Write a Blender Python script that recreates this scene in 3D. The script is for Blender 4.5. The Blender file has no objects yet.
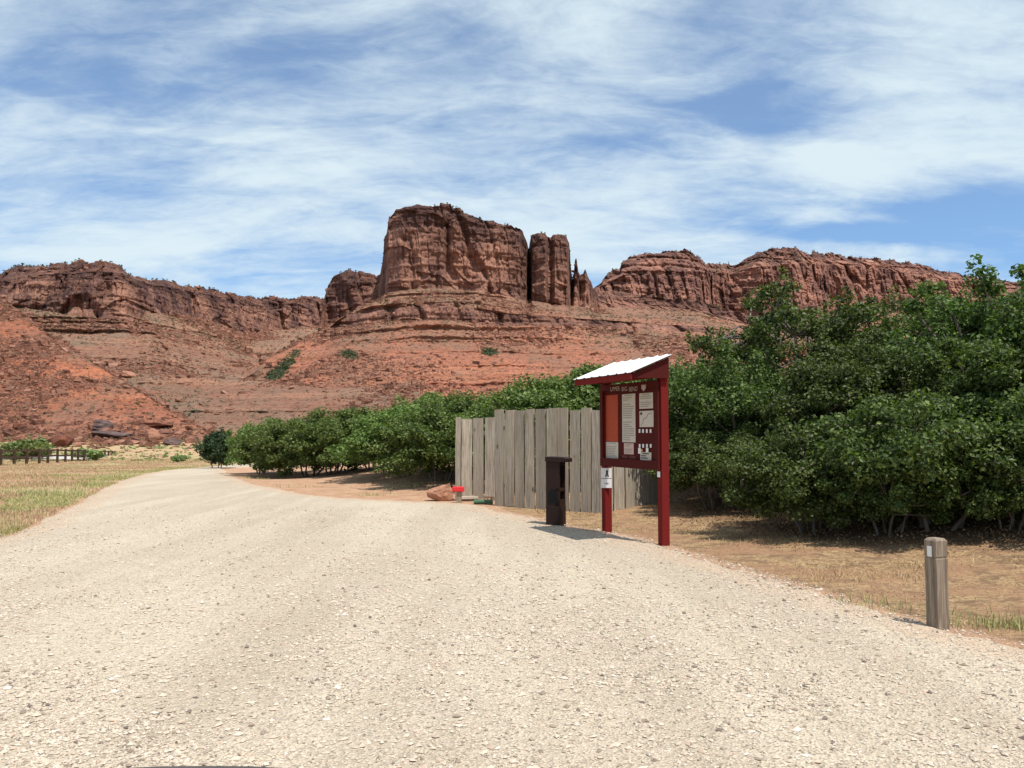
import bpy, bmesh, math, random
import numpy as np
from mathutils import Vector, Matrix
random.seed(7); RNG = np.random.default_rng(11)
S = bpy.context.scene; C = S.collection
R = math.radians

# ------------------------------------------------------------------ camera
F = 850.0; HZ = 432.0; CAMZ = 1.6
PITCH = math.atan((HZ-384)/F)
cp, sp = math.cos(PITCH), math.sin(PITCH)
cam = bpy.data.cameras.new('camera'); cam.sensor_width = 36; cam.lens = 36*F/1024
cam.clip_end = 12000; cam.clip_start = 0.05
co = bpy.data.objects.new('camera', cam); C.objects.link(co)
co.location = (0, 0, CAMZ); co.rotation_euler = (R(90)+PITCH, 0, 0); S.camera = co

def at(px, py, Y):
    """world point on the photo ray through (px,py) at depth Y (arrays allowed)"""
    x = (np.asarray(px, float)-512)/F; y = (384-np.asarray(py, float))/F
    wy = cp - sp*y; wz = sp + cp*y
    t = np.asarray(Y, float)/wy
    return np.stack(np.broadcast_arrays(t*x, t*wy, CAMZ+t*wz), -1)

# ------------------------------------------------------------------ noise
def _h(ix, iy, iz):
    h = (ix.astype(np.uint32)*np.uint32(374761393) + iy.astype(np.uint32)*np.uint32(668265263) + iz.astype(np.uint32)*np.uint32(2147483647-58))
    h = (h ^ (h >> np.uint32(13)))*np.uint32(1274126177)
    h = h ^ (h >> np.uint32(16))
    return h.astype(np.float64)/4294967295.0
def vn(x, y, z):
    x, y, z = np.broadcast_arrays(x, y, z)
    fx, fy, fz = np.floor(x), np.floor(y), np.floor(z)
    ix, iy, iz = fx.astype(np.int64), fy.astype(np.int64), fz.astype(np.int64)
    u, v, w = x-fx, y-fy, z-fz
    u, v, w = u*u*(3-2*u), v*v*(3-2*v), w*w*(3-2*w)
    r = 0
    for a in (0, 1):
        for b in (0, 1):
            for c in (0, 1):
                r = r + _h(ix+a, iy+b, iz+c)*(u if a else 1-u)*(v if b else 1-v)*(w if c else 1-w)
    return r
def fbm(x, y, z, o=4, g=0.5):
    s = 0; a = 1; n = 0
    for i in range(o):
        s = s + a*(vn(x*2**i+i*17.3, y*2**i+i*5.1, z*2**i+i*9.7)-0.5); n += a; a *= g
    return s/n*2
def sst(a, b, x):
    t = np.clip((x-a)/(b-a), 0, 1); return t*t*(3-2*t)

# ------------------------------------------------------------------ mesh helpers
def np_mesh(name, V, FC, smooth=False, mats=(), parent=None, attr=None):
    """V (n,3); FC (m,k) faces all of k corners, or a list of such arrays"""
    if isinstance(FC, np.ndarray): FC = [FC]
    me = bpy.data.meshes.new(name)
    V = np.ascontiguousarray(V, dtype=np.float32)
    me.vertices.add(len(V)); me.vertices.foreach_set('co', V.ravel())
    nl = sum(f.size for f in FC); npo = sum(len(f) for f in FC)
    me.loops.add(nl); me.polygons.add(npo)
    me.loops.foreach_set('vertex_index', np.concatenate([f.ravel() for f in FC]).astype(np.int32))
    st = []; c = 0
    for f in FC:
        st.append(c+np.arange(len(f))*f.shape[1]); c += f.size
    me.polygons.foreach_set('loop_start', np.concatenate(st).astype(np.int32))
    if attr:
        for k, v in attr.items():
            a = me.attributes.new(k, 'FLOAT', 'POINT'); a.data.foreach_set('value', np.ascontiguousarray(v, dtype=np.float32).ravel())
    me.update(calc_edges=True)
    me.polygons.foreach_set('use_smooth', np.full(npo, smooth))
    for m in mats: me.materials.append(m)
    o = bpy.data.objects.new(name, me); C.objects.link(o)
    if parent: o.parent = parent
    return o
def grid_faces(nr, nc):
    i = np.arange(nr-1)[:, None]*nc+np.arange(nc-1)[None, :]
    return np.stack([i, i+1, i+nc+1, i+nc], -1).reshape(-1, 4)
def tag(o, label=None, cat=None, group=None, kind=None):
    if label: o['label'] = label
    if cat: o['category'] = cat
    if group: o['group'] = group
    if kind: o['kind'] = kind
    return o
def empty(name, loc=(0, 0, 0), rz=0):
    o = bpy.data.objects.new(name, None); C.objects.link(o); o.location = loc; o.rotation_euler.z = rz
    o.empty_display_size = .2; return o
def bm_obj(name, bm, mat, parent=None, smooth=False, bevel=0):
    if bevel:
        bmesh.ops.bevel(bm, geom=list(bm.edges), offset=bevel, segments=2, profile=.6, affect='EDGES')
    me = bpy.data.meshes.new(name); bmesh.ops.recalc_face_normals(bm, faces=bm.faces); bm.to_mesh(me); bm.free()
    for p in me.polygons: p.use_smooth = smooth
    me.materials.append(mat)
    o = bpy.data.objects.new(name, me); C.objects.link(o)
    if parent: o.parent = parent
    return o
def box(bm, o, ux, uy, uz):
    """box from corner o with edge vectors"""
    o, ux, uy, uz = map(Vector, (o, ux, uy, uz))
    v = [bm.verts.new(o+a*ux+b*uy+c*uz) for c in (0, 1) for b in (0, 1) for a in (0, 1)]
    for f in ((0, 1, 3, 2), (4, 6, 7, 5), (0, 4, 5, 1), (2, 3, 7, 6), (0, 2, 6, 4), (1, 5, 7, 3)):
        bm.faces.new([v[i] for i in f])
def cbox(bm, c, s, M=None):
    """centred box, size s"""
    c = Vector(c); M = M or Matrix.Identity(3)
    ux, uy, uz = (M @ Vector((s[0], 0, 0)), M @ Vector((0, s[1], 0)), M @ Vector((0, 0, s[2])))
    box(bm, c-(ux+uy+uz)/2, ux, uy, uz)
def prism(bm, pts, ext):
    ext = Vector(ext); a = [bm.verts.new(Vector(p)) for p in pts]; b = [bm.verts.new(Vector(p)+ext) for p in pts]
    n = len(pts); bm.faces.new(a[::-1]); bm.faces.new(b)
    for i in range(n): bm.faces.new((a[i], a[(i+1) % n], b[(i+1) % n], b[i]))

# ------------------------------------------------------------------ materials
class N:
    def __init__(s, name):
        s.m = bpy.data.materials.new(name); s.m.use_nodes = True; s.t = s.m.node_tree; s.n = s.t.nodes
        s.b = s.n['Principled BSDF']; s.b.inputs['Roughness'].default_value = .9
        s.b.inputs['Specular IOR Level'].default_value = .2
        s.out = s.n['Material Output']
    def add(s, k, **kw):
        x = s.n.new('ShaderNode'+k)
        for a, v in kw.items(): setattr(x, a, v)
        return x
    def l(s, a, b): s.t.links.new(a, b)
    def sock(s, v, i):
        if hasattr(v, 'links') or hasattr(v, 'is_output'): s.l(v, i)
        elif v is not None: i.default_value = v
    def pos(s, sc=(1, 1, 1), rot=(0, 0, 0), obj=False):
        mp = s.add('Mapping'); mp.inputs['Scale'].default_value = sc; mp.inputs['Rotation'].default_value = rot
        if obj: s.l(s.add('TexCoord').outputs['Object'], mp.inputs[0])
        else: s.l(s.add('NewGeometry').outputs['Position'], mp.inputs[0])
        return mp.outputs[0]
    def noise(s, v, scale, det=4, rough=.55, dist=0):
        x = s.add('TexNoise'); s.l(v, x.inputs['Vector']); x.inputs['Scale'].default_value = scale
        x.inputs['Detail'].default_value = det; x.inputs['Roughness'].default_value = rough; x.inputs['Distortion'].default_value = dist
        return x.outputs['Fac']
    def voro(s, v, scale, feat='F1', out='Distance', rand=1):
        x = s.add('TexVoronoi'); x.feature = feat; s.l(v, x.inputs['Vector']); x.inputs['Scale'].default_value = scale
        x.inputs['Randomness'].default_value = rand
        return x.outputs[out]
    def ramp(s, f, st, interp='LINEAR'):
        x = s.add('ValToRGB'); x.color_ramp.interpolation = interp; e = x.color_ramp.elements
        while len(e) < len(st): e.new(.5)
        for i, (p, c) in enumerate(st):
            e[i].position = p
            e[i].color = (c, c, c, 1) if not hasattr(c, '__len__') else (*c, 1)
        s.l(f, x.inputs[0]); return x.outputs[0]
    def mix(s, f, a, b, mode='MIX'):
        x = s.add('Mix', data_type='RGBA', blend_type=mode); s.sock(f, x.inputs[0])
        for v, i in ((a, x.inputs[6]), (b, x.inputs[7])):
            if isinstance(v, (tuple, list)): i.default_value = (*v, 1)
            elif isinstance(v, (int, float)): i.default_value = (v, v, v, 1)
            else: s.l(v, i)
        return x.outputs[2]
    def math(s, op, a, b=0, c=0, clamp=False):
        x = s.add('Math', operation=op, use_clamp=clamp)
        for v, i in ((a, x.inputs[0]), (b, x.inputs[1]), (c, x.inputs[2])): s.sock(v, i)
        return x.outputs[0]
    def attr(s, n):
        return s.add('Attribute', attribute_name=n).outputs['Fac']
    def col(s, c):
        if isinstance(c, (tuple, list)): s.b.inputs['Base Color'].default_value = (*c, 1)
        else: s.l(c, s.b.inputs['Base Color'])
        return s
    def bump(s, h, dist, st=1, prev=None):
        x = s.add('Bump'); x.inputs['Distance'].default_value = dist; x.inputs['Strength'].default_value = st
        s.l(h, x.inputs['Height'])
        if prev: s.l(prev, x.inputs['Normal'])
        return x.outputs[0]
    def nrm(s, v): s.l(v, s.b.inputs['Normal']); return s

# --- rock of the hills
def rock_mat(name, lo, mid, hi, cliffd, cliffl, grey, z0, z1, mpp):
    m = N(name); P = m.pos()
    sep = m.add('SeparateXYZ'); m.l(m.add('NewGeometry').outputs['Position'], sep.inputs[0]); z = sep.outputs[2]
    big = m.noise(P, .012, 4); medn = m.noise(P, .06, 6, .65); fine = m.noise(P, .5, 6, .7)
    mr = m.add('MapRange'); m.l(z, mr.inputs[0]); mr.inputs[1].default_value = z0; mr.inputs[2].default_value = z1
    zz = m.math('ADD', mr.outputs[0], m.math('MULTIPLY', m.math('SUBTRACT', big, .5), .9), clamp=True)
    tal = m.ramp(zz, [(0, lo), (.45, mid), (1, hi)])
    # strata bands
    st = m.noise(m.pos((.006, .006, .22)), 1, 5, .7)
    tal = m.mix(.75, tal, m.ramp(st, [(.25, (.5, .42, .4)), (.42, (1.05, .95, .95)), (.52, (.78, .7, .7)), (.62, (1.25, 1.2, 1.15)), (.75, (.8, .75, .72))]), 'MULTIPLY')
    tal = m.mix(m.ramp(m.noise(P, .03, 5, .7), [(.44, 0), (.62, .8)]), tal, grey)
    # scrub/stone speckle
    sp_ = m.voro(P, .30); tal = m.mix(m.ramp(sp_, [(.12, .7), (.3, 0)]), tal, (.085, .06, .04)); tal = m.mix(m.ramp(m.voro(P, .75), [(.12, .6), (.3, 0)]), tal, (.1, .06, .042))
    tal = m.mix(m.ramp(m.noise(P, .6, 8, .8), [(.38, .8), (.5, 0)]), tal, (.13, .068, .048))
    tal = m.mix(m.ramp(m.noise(P, .9, 3, .6), [(.62, 0), (.74, .5)]), tal, (.42, .24, .16))
    # cliffs
    cs = m.noise(m.pos((.09, .09, .02)), 1, 6, .68)
    cl = m.ramp(cs, [(.4, cliffd), (.5, tuple((a+b)/2 for a, b in zip(cliffd, cliffl))), (.6, cliffl)])
    cl = m.mix(m.ramp(m.noise(P, .045, 3, .6), [(.46, 0), (.64, .75)]), cl, tuple(a*1.25 for a in cliffl))
    cb = m.noise(m.pos((.02, .02, .4)), 1, 5, .7)
    cl = m.mix(.8, cl, m.ramp(cb, [(.3, .68), (.45, 1.0), (.6, 1.1), (.7, .85)]), 'MULTIPLY')
    cl = m.mix(m.ramp(fine, [(.32, .8), (.44, 0)]), cl, (.035, .018, .015))
    cl = m.mix(m.ramp(m.noise(P, .35, 4, .6), [(.6, 0), (.72, .5)]), cl, (.3, .18, .13))
    vc = m.voro(m.pos((.16, .16, .07)), 1, 'DISTANCE_TO_EDGE'); cl = m.mix(m.ramp(vc, [(0, .45), (.04, 0)]), cl, (.035, .018, .015))
    vb = m.voro(m.pos((.07, .07, .035)), 1, 'F1', 'Color'); bwv = m.add('RGBToBW'); m.l(vb, bwv.inputs[0])
    cl = m.mix(.8, cl, m.ramp(bwv.outputs[0], [(.15, .78), (.5, 1.0), (.85, 1.2)]), 'MULTIPLY')
    cp_ = m.attr('cap'); cl = m.mix(m.math('MULTIPLY', m.ramp(cp_, [(.3, 0), (.7, 1)]), m.ramp(m.noise(m.pos((.05, .05, .8)), 1, 5, .7), [(.4, .85), (.6, .2)])), cl, tuple(x*.7 for x in cliffd))
    a = m.attr('cliff')
    a = m.ramp(m.math('ADD', a, m.math('MULTIPLY', m.math('SUBTRACT', medn, .5), .6)), [(.4, 0), (.6, 1)])
    c = m.mix(a, tal, cl)
    g = m.attr('green')
    g = m.ramp(m.math('ADD', g, m.math('MULTIPLY', m.math('SUBTRACT', fine, .5), 1.2)), [(.45, 0), (.6, .85)])
    c = m.mix(g, c, (.085, .11, .035))
    m.col(c)
    b = m.bump(medn, 5, .6); b = m.bump(fine, 1.6, .9, b); b = m.bump(m.voro(P, .22, 'F1'), 1.6, .5, b)
    b = m.bump(m.noise(P, 2.2, 5, .75), .5, .8, b)
    m.nrm(b)
    return m.m

TUNE = 1.0
RK = dict(lo=(.5, .19, .105), mid=(.45, .2, .12), hi=(.38, .21, .135), cliffd=(.11, .054, .046), cliffl=(.315, .155, .105), grey=(.25, .165, .11))
M_butte = rock_mat('butte_rock', z0=5, z1=70, mpp=1, **RK)
M_left = rock_mat('ridge_rock', lo=(.36, .175, .11), mid=(.36, .195, .125), hi=(.4, .235, .15), cliffd=(.1, .05, .046), cliffl=(.33, .165, .11), grey=(.25, .185, .125), z0=0, z1=90, mpp=1)
M_right = rock_mat('mesa_rock', lo=(.4, .18, .115), mid=(.4, .19, .125), hi=(.41, .21, .14), cliffd=(.12, .058, .052), cliffl=(.37, .18, .125), grey=(.26, .16, .11), z0=5, z1=130, mpp=1)
M_spur = rock_mat('spur_rock', lo=(.42, .2, .125), mid=(.5, .185, .095), hi=(.48, .17, .088), cliffd=(.1, .045, .038), cliffl=(.26, .11, .07), grey=(.26, .16, .11), z0=-2, z1=26, mpp=1)

def stone_mat(name, a, b, sc=1.5):
    m = N(name); P = m.pos(obj=True)
    c = m.ramp(m.noise(P, sc, 6, .7), [(.3, a), (.7, b)])
    c = m.mix(m.ramp(m.noise(P, sc*8, 4, .7), [(.55, 0), (.7, .6)]), c, tuple(x*.5 for x in a)); m.col(c)
    m.nrm(m.bump(m.noise(P, sc*3, 8, .75), .3/sc, .9)); return m.m
M_rubble = N('rubble_rock')
_i = M_rubble.add('NewGeometry').outputs['Random Per Island']
M_rubble.col(M_rubble.mix(.5, M_rubble.ramp(_i, [(0, (.1, .05, .035)), (.4, (.27, .12, .075)), (.8, (.36, .17, .11)), (1, (.5, .29, .2))]),
    M_rubble.ramp(M_rubble.noise(M_rubble.pos(), .8, 5, .7), [(.3, (.12, .055, .04)), (.7, (.36, .17, .11))])))
M_rubble.nrm(M_rubble.bump(M_rubble.noise(M_rubble.pos(), 2, 5, .7), .5)); M_rubble = M_rubble.m
M_bdark = stone_mat('dark_varnished_rock', (.06, .042, .04), (.19, .125, .11), .7)
M_bred = stone_mat('red_boulder_rock', (.14, .05, .034), (.26, .1, .06), .4)
M_bpink = stone_mat('pink_sandstone', (.3, .13, .08), (.46, .24, .16), .5)
M_rocknear = stone_mat('orange_sandstone', (.42, .19, .11), (.6, .33, .22), 3)

# --- ground
def ground_mat():
    m = N('dry_ground'); P = m.pos()
    n1 = m.noise(P, .35, 6, .65); n2 = m.noise(P, 2.2, 6, .7); n3 = m.noise(P, 22, 5, .7)
    soil = m.ramp(n2, [(.3, (.34, .19, .11)), (.5, (.47, .28, .17)), (.7, (.55, .37, .24))])
    straw = m.ramp(n3, [(.32, (.13, .08, .045)), (.44, (.32, .2, .105)), (.55, (.46, .31, .16)), (.72, (.6, .44, .25))])
    straw = m.mix(m.ramp(m.noise(P, 3.5, 7, .75), [(.43, .85), (.53, 0)]), straw, (.2, .12, .07))
    straw = m.mix(m.ramp(m.noise(P, 1.1, 4, .6), [(.44, 0), (.6, .75)]), straw, (.36, .2, .115))
    far = m.mix(m.ramp(n2, [(.42, 0), (.6, .6)]), m.ramp(m.noise(P, .16, 7, .7), [(.38, (.4, .2, .125)), (.47, (.45, .29, .17)), (.53, (.4, .34, .16)), (.62, (.22, .24, .09))]), (.42, .26, .16))
    litter_and_shade = m.ramp(n3, [(.3, (.06, .035, .02)), (.5, (.2, .115, .06)), (.7, (.42, .28, .15))])  # dead-leaf browns, darkened to carry the thicket's shade on the verge too
    s = m.ramp(m.math('ADD', m.attr('straw'), m.math('MULTIPLY', m.math('SUBTRACT', n2, .5), .8)), [(.35, 0), (.6, 1)])
    c = m.mix(s, soil, straw)
    f = m.ramp(m.math('ADD', m.attr('meadow'), m.math('MULTIPLY', m.math('SUBTRACT', n1, .5), .8)), [(.4, 0), (.6, 1)])
    c = m.mix(f, c, far)
    li = m.ramp(m.math('ADD', m.attr('litter_and_shade'), m.math('MULTIPLY', m.math('SUBTRACT', n2, .5), .9)), [(.32, 0), (.55, .95)])  # mottled mask: leaf litter plus painted dapple of foliage shade
    c = m.mix(li, c, litter_and_shade)
    c = m.mix(m.ramp(m.voro(P, 9), [(.1, .5), (.2, 0)]), c, (.2, .14, .1))
    m.col(c)
    b = m.bump(n2, .12, .8); b = m.bump(n3, .03, 1, b); b = m.bump(m.noise(P, 90, 4, .7), .008, 1, b)
    m.nrm(b); return m.m
M_ground = ground_mat()

def gravel_mat():
    m = N('crushed_gravel'); P = m.pos()
    big = m.noise(P, .3, 5, .6); md = m.noise(P, 1.6, 5, .6); fine = m.noise(P, 40, 4, .8)
    c = m.ramp(big, [(.3, (.475, .385, .285)), (.5, (.51, .425, .325)), (.7, (.55, .455, .345))])
    c = m.mix(m.ramp(md, [(.45, 0), (.7, .5)]), c, (.47, .385, .28))
    # tyre-worn bands, slightly paler fines
    c = m.mix(m.ramp(m.noise(m.pos((.9, .12, 1), (0, 0, R(-22))), 1, 3, .5), [(.44, 0), (.58, .6)]), c, (.61, .525, .4))
    c = m.mix(m.ramp(m.noise(m.pos((1.6, .1, 1), (0, 0, R(-24))), 1, 4, .6), [(.52, 0), (.64, .45)]), c, (.44, .365, .27))
    pk = m.ramp(m.math('ADD', m.attr('edge'), m.math('MULTIPLY', m.math('SUBTRACT', md, .5), 1.1)), [(.45, 0), (.75, .7)])
    c = m.mix(pk, c, (.54, .4, .28))
    v1 = m.voro(P, 55, 'F1', 'Color'); g1 = m.add('RGBToBW'); m.l(v1, g1.inputs[0])
    c = m.mix(.75, c, m.ramp(g1.outputs[0], [(.1, (.6, .57, .55)), (.35, (.93, .92, .92)), (.7, (1.08, 1.08, 1.1)), (.95, (1.3, 1.3, 1.28))]), 'MULTIPLY')
    e1 = m.voro(P, 55, 'DISTANCE_TO_EDGE')
    c = m.mix(m.ramp(e1, [(0, .5), (.09, 0)]), c, (.26, .19, .12))
    v2 = m.voro(P, 17, 'F1'); sel = m.noise(P, 5, 2)
    c = m.mix(m.math('MULTIPLY', m.ramp(v2, [(.12, .8), (.22, 0)]), m.ramp(sel, [(.5, 0), (.62, 1)])), c, (.2, .15, .11))
    m.col(c)
    b = m.bump(md, .05, .6); b = m.bump(m.voro(P, 16, 'F1'), .03, .5, b); b = m.bump(m.voro(P, 55, 'F1'), .014, .9, b); b = m.bump(fine, .006, .8, b)
    m.nrm(b); return m.m
M_gravel = gravel_mat()
m = N('pebble_stone'); _i = m.add('NewGeometry').outputs['Random Per Island']
m.col(m.ramp(_i, [(0, (.16, .12, .1)), (.1, (.33, .26, .2)), (.25, (.48, .41, .32)), (.75, (.58, .5, .40)), (.92, (.58, .42, .32)), (1, (.66, .6, .52))])); M_pebble = m.m
m = N('pale_asphalt'); m.col(m.ramp(m.noise(m.pos(), 3, 4), [(.3, (.42, .39, .35)), (.7, (.52, .49, .45))])); M_asph = m.m

def leaf_mat(name, a, b, c2, tr=.3):
    m = N(name); i = m.add('NewGeometry').outputs['Random Per Island']
    c = m.ramp(i, [(0, a), (.5, b), (.9, c2), (1, tuple(x*1.5 for x in c2))])
    oi = m.add('ObjectInfo').outputs['Random']
    hs = m.add('HueSaturation'); m.l(c, hs.inputs['Color']); m.l(m.math('ADD', m.math('MULTIPLY', oi, .5), .75), hs.inputs['Value'])
    m.l(m.math('ADD', m.math('MULTIPLY', oi, .03), .485), hs.inputs['Hue'])
    c = hs.outputs[0]
    m.col(c); m.b.inputs['Roughness'].default_value = .5; m.b.inputs['Specular IOR Level'].default_value = .28
    t = m.add('BsdfTranslucent'); m.l(m.mix(1, c, (1.3, 1.5, .6), 'MULTIPLY'), t.inputs[0])
    ms = m.add('MixShader'); ms.inputs[0].default_value = tr
    m.l(m.b.outputs[0], ms.inputs[1]); m.l(t.outputs[0], ms.inputs[2]); m.l(ms.outputs[0], m.out.inputs[0])
    return m.m
M_leaf = leaf_mat('oak_leaf', (.032, .054, .013), (.068, .102, .024), (.13, .172, .045))
M_leafm = leaf_mat('shrub_leaf', (.05, .08, .018), (.1, .148, .034), (.17, .22, .06))
M_leafd = leaf_mat('dark_leaf', (.022, .042, .016), (.035, .062, .022), (.05, .085, .03), .2)
M_scrub = leaf_mat('scrub_leaf', (.045, .06, .025), (.075, .095, .04), (.11, .13, .06), .1)
M_wscrub = leaf_mat('weed_leaf', (.1, .14, .04), (.16, .21, .07), (.25, .28, .12), .3)
m = N('bark'); m.col(m.ramp(m.noise(m.pos((1, 1, .3), obj=True), 12, 5), [(.3, (.09, .07, .055)), (.7, (.24, .2, .17))])); M_bark = m.m
def straw_mat(name, st):
    m = N(name); m.col(m.ramp(m.add('NewGeometry').outputs['Random Per Island'], st)); return m.m
M_straw = straw_mat('straw', [(0, (.2, .13, .06)), (.5, (.42, .29, .14)), (.9, (.58, .42, .22)), (1, (.66, .54, .34))])
M_meadow = straw_mat('meadow_grass', [(0, (.4, .23, .15)), (.4, (.5, .31, .21)), (.7, (.52, .38, .22)), (1, (.42, .36, .16))])
M_mgreen = straw_mat('green_grass', [(0, (.2, .24, .08)), (.5, (.34, .34, .13)), (1, (.5, .44, .2))])
M_litter = straw_mat('leaf_litter', [(0, (.08, .05, .03)), (.5, (.22, .13, .07)), (1, (.45, .3, .17))])

# --- wood, paint
def wood_mat(name, a, b, c2, zs=.35, sc=14, knots=True):
    m = N(name); Pz = m.pos((1, 1, zs*.15), obj=True)
    isl = m.add('NewGeometry').outputs['Random Per Island']
    off = m.add('VectorMath', operation='ADD'); m.l(Pz, off.inputs[0])
    cx = m.add('CombineXYZ'); m.l(m.math('MULTIPLY', isl, 31), cx.inputs[0]); m.l(m.math('MULTIPLY', isl, 17), cx.inputs[2]); m.l(cx.outputs[0], off.inputs[1]); V = off.outputs[0]
    g = m.noise(V, sc*3, 6, .7, .4)
    c = m.ramp(g, [(.34, a), (.5, b), (.64, c2)])
    c = m.mix(m.ramp(m.noise(V, 1.4, 4, .6), [(.42, 0), (.62, .45)]), c, tuple(x*.6 for x in b))
    c = m.mix(m.math('MULTIPLY', isl, .55), c, tuple(x*.5 for x in b))
    c = m.mix(m.ramp(m.noise(V, 5, 3), [(.45, 0), (.75, .5)]), c, (b[0]*1.25, b[1]*1.15, b[2]))
    if knots:
        off2 = m.add('VectorMath', operation='ADD'); m.l(m.pos((1, 1, .55), obj=True), off2.inputs[0]); m.l(cx.outputs[0], off2.inputs[1])
        c = m.mix(m.ramp(m.voro(off2.outputs[0], 2.3), [(.045, .85), (.11, 0)]), c, (.09, .055, .035))
    m.col(c); m.nrm(m.bump(g, .01, .8)); return m.m
M_board = wood_mat('weathered_grey_wood', (.17, .135, .1), (.43, .365, .285), (.64, .56, .46))
M_post = wood_mat('weathered_brown_wood', (.12, .085, .06), (.3, .23, .17), (.46, .38, .3))
M_rail = wood_mat('dark_brown_wood', (.05, .03, .02), (.105, .062, .042), (.17, .105, .07), knots=False)
def paint(name, c, rough=.6, v=.25, spec=.3, sc=6):
    m = N(name); P = m.pos(obj=True)
    m.col(m.mix(m.ramp(m.noise(P, sc, 6, .7), [(.35, 0), (.75, v)]), c, tuple(x*.5+.006 for x in c)))
    m.b.inputs['Roughness'].default_value = rough; m.b.inputs['Specular IOR Level'].default_value = spec
    m.nrm(m.bump(m.noise(P, sc*6, 4), .003, .5)); return m.m
M_red = paint('barn_red_paint', (.165, .014, .012), .8, .3, .1, 4)
M_redd = paint('dark_red_board', (.075, .011, .009), .8, .15, .1)
M_white = paint('white_roof_metal', (.8, .79, .76), .45, .35, .4, 3)
M_paper = paint('white_paper', (.56, .5, .42), .8, .2, .2, 9)
M_paper2 = paint('pinkish_paper', (.58, .42, .36), .8, .15, .2, 9)
M_orange = paint('orange_notice', (.4, .06, .024), .7, .3, .2, 9)
M_ink = paint('dark_ink', (.05, .045, .045), .8, 0)
M_inkl = paint('faint_ink', (.3, .26, .22), .8, 0)
M_letter = paint('routed_letter', (.42, .34, .3), .8, .2)
M_dim = paint('dim_letter', (.2, .06, .05), .8, .2)
M_tagw = paint('white_tag', (.75, .73, .7), .6, .1)
M_tago = paint('orange_tag', (.8, .35, .08), .6, .1)
M_iron = paint('rusty_brown_steel', (.024, .010, .007), .6, .3, .2, 5)
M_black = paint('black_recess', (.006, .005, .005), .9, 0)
M_brightred = paint('bright_red_plastic', (.72, .025, .03), .45, .1, .4)
M_greenp = paint('green_pipe', (.06, .13, .07), .6, .3)
M_cement = paint('pale_timber', (.55, .47, .38), .8, .2)

# ------------------------------------------------------------------ ground shape
def sl(r): return -0.0205*(np.clip(r-26, 0, 92)) * sst(20, 40, r)+1.35*sst(128, 170, r)
def ghit(px, py, n=40):
    """pixel -> point on the gently falling ground"""
    Y = 20.0
    d = at(px, py, 1.0)-np.array([0, 0, CAMZ])
    t = 1360/max(py-HZ, 2.)
    for _ in range(n): t = .5*t+.5*(CAMZ-float(sl(np.hypot(d[0]*t, t))))/(-d[2])
    return np.array([d[0]*t, t, CAMZ+d[2]*t])
Lpx = [(0, 541), (30, 527), (60, 512), (85, 499), (108, 488), (128, 479), (145, 474), (162, 471), (178, 469.5)]
Rpx = [(222, 468.5), (226, 471), (234, 477), (252, 484), (282, 491), (315, 496), (350, 499.5), (400, 501), (450, 503), (478, 505), (492, 510), (530, 519), (560, 526), (585, 530), (606, 533), (640, 541), (664, 549), (700, 560), (760, 577), (800, 589), (860, 606), (925, 627), (975, 637), (1024, 643)]
Lw = [tuple(ghit(*p)[:2]) for p in Lpx]; Rw = [tuple(ghit(*p)[:2]) for p in Rpx]
endc = Lw[-1]
ROAD = [(-30, -40), (-16, -8), (-10.5, 3), (-8.2, 9)] + Lw + [(endc[0]-1.5, endc[1]+15), (endc[0]+2, endc[1]+40), (endc[0]+7, endc[1]+40), (Rw[0][0]+2, Rw[0][1]+14)] + Rw + [(4.6, 5.2), (6.5, 3), (10, -4), (20, -40)]
# wobble the outline
def resample(poly, step=.35):
    out = []
    P = np.array(poly)
    for a, b in zip(P, np.roll(P, -1, 0)):
        n = max(1, int(np.linalg.norm(b-a)/step)); 
        for i in range(min(n, 120)): out.append(a+(b-a)*i/min(n, 120))
    return np.array(out)
RP = resample(ROAD)
for _ in range(3): RP = (np.roll(RP, 1, 0)+2*RP+np.roll(RP, -1, 0))/4
RP = RP+np.stack([fbm(RP[:, 0]*.7, RP[:, 1]*.7, RP[:, 0]*0, 4), fbm(RP[:, 0]*.7, RP[:, 1]*.7, RP[:, 0]*0+9, 4)], -1)*.22
def sdf(x, y):
    """>0 outside the gravel, <0 inside"""
    sh = np.shape(x); x = np.ravel(x); y = np.ravel(y)
    d = np.full(x.shape, 1e9); ins = np.zeros(x.shape, bool)
    A = RP; B = np.roll(RP, -1, 0)
    near = np.hypot(x, y) < 110
    xx, yy = x[near], y[near]; dd = np.full(xx.shape, 1e9); ii = np.zeros(xx.shape, bool)
    for a, b in zip(A, B):
        e = b-a; L = e@e+1e-12
        t = np.clip(((xx-a[0])*e[0]+(yy-a[1])*e[1])/L, 0, 1)
        dd = np.minimum(dd, (xx-a[0]-t*e[0])**2+(yy-a[1]-t*e[1])**2)
        if a[1] != b[1]:
            c = (a[1] > yy) != (b[1] > yy)
            ii ^= c & (xx < (b[0]-a[0])*(yy-a[1])/(b[1]-a[1])+a[0])
    d[near] = np.sqrt(dd); ins[near] = ii
    d[~near] = 60
    return np.where(ins, -d, d).reshape(sh)
LY = np.array([p[1] for p in Lw]); LX = np.array([p[0] for p in Lw])
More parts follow.
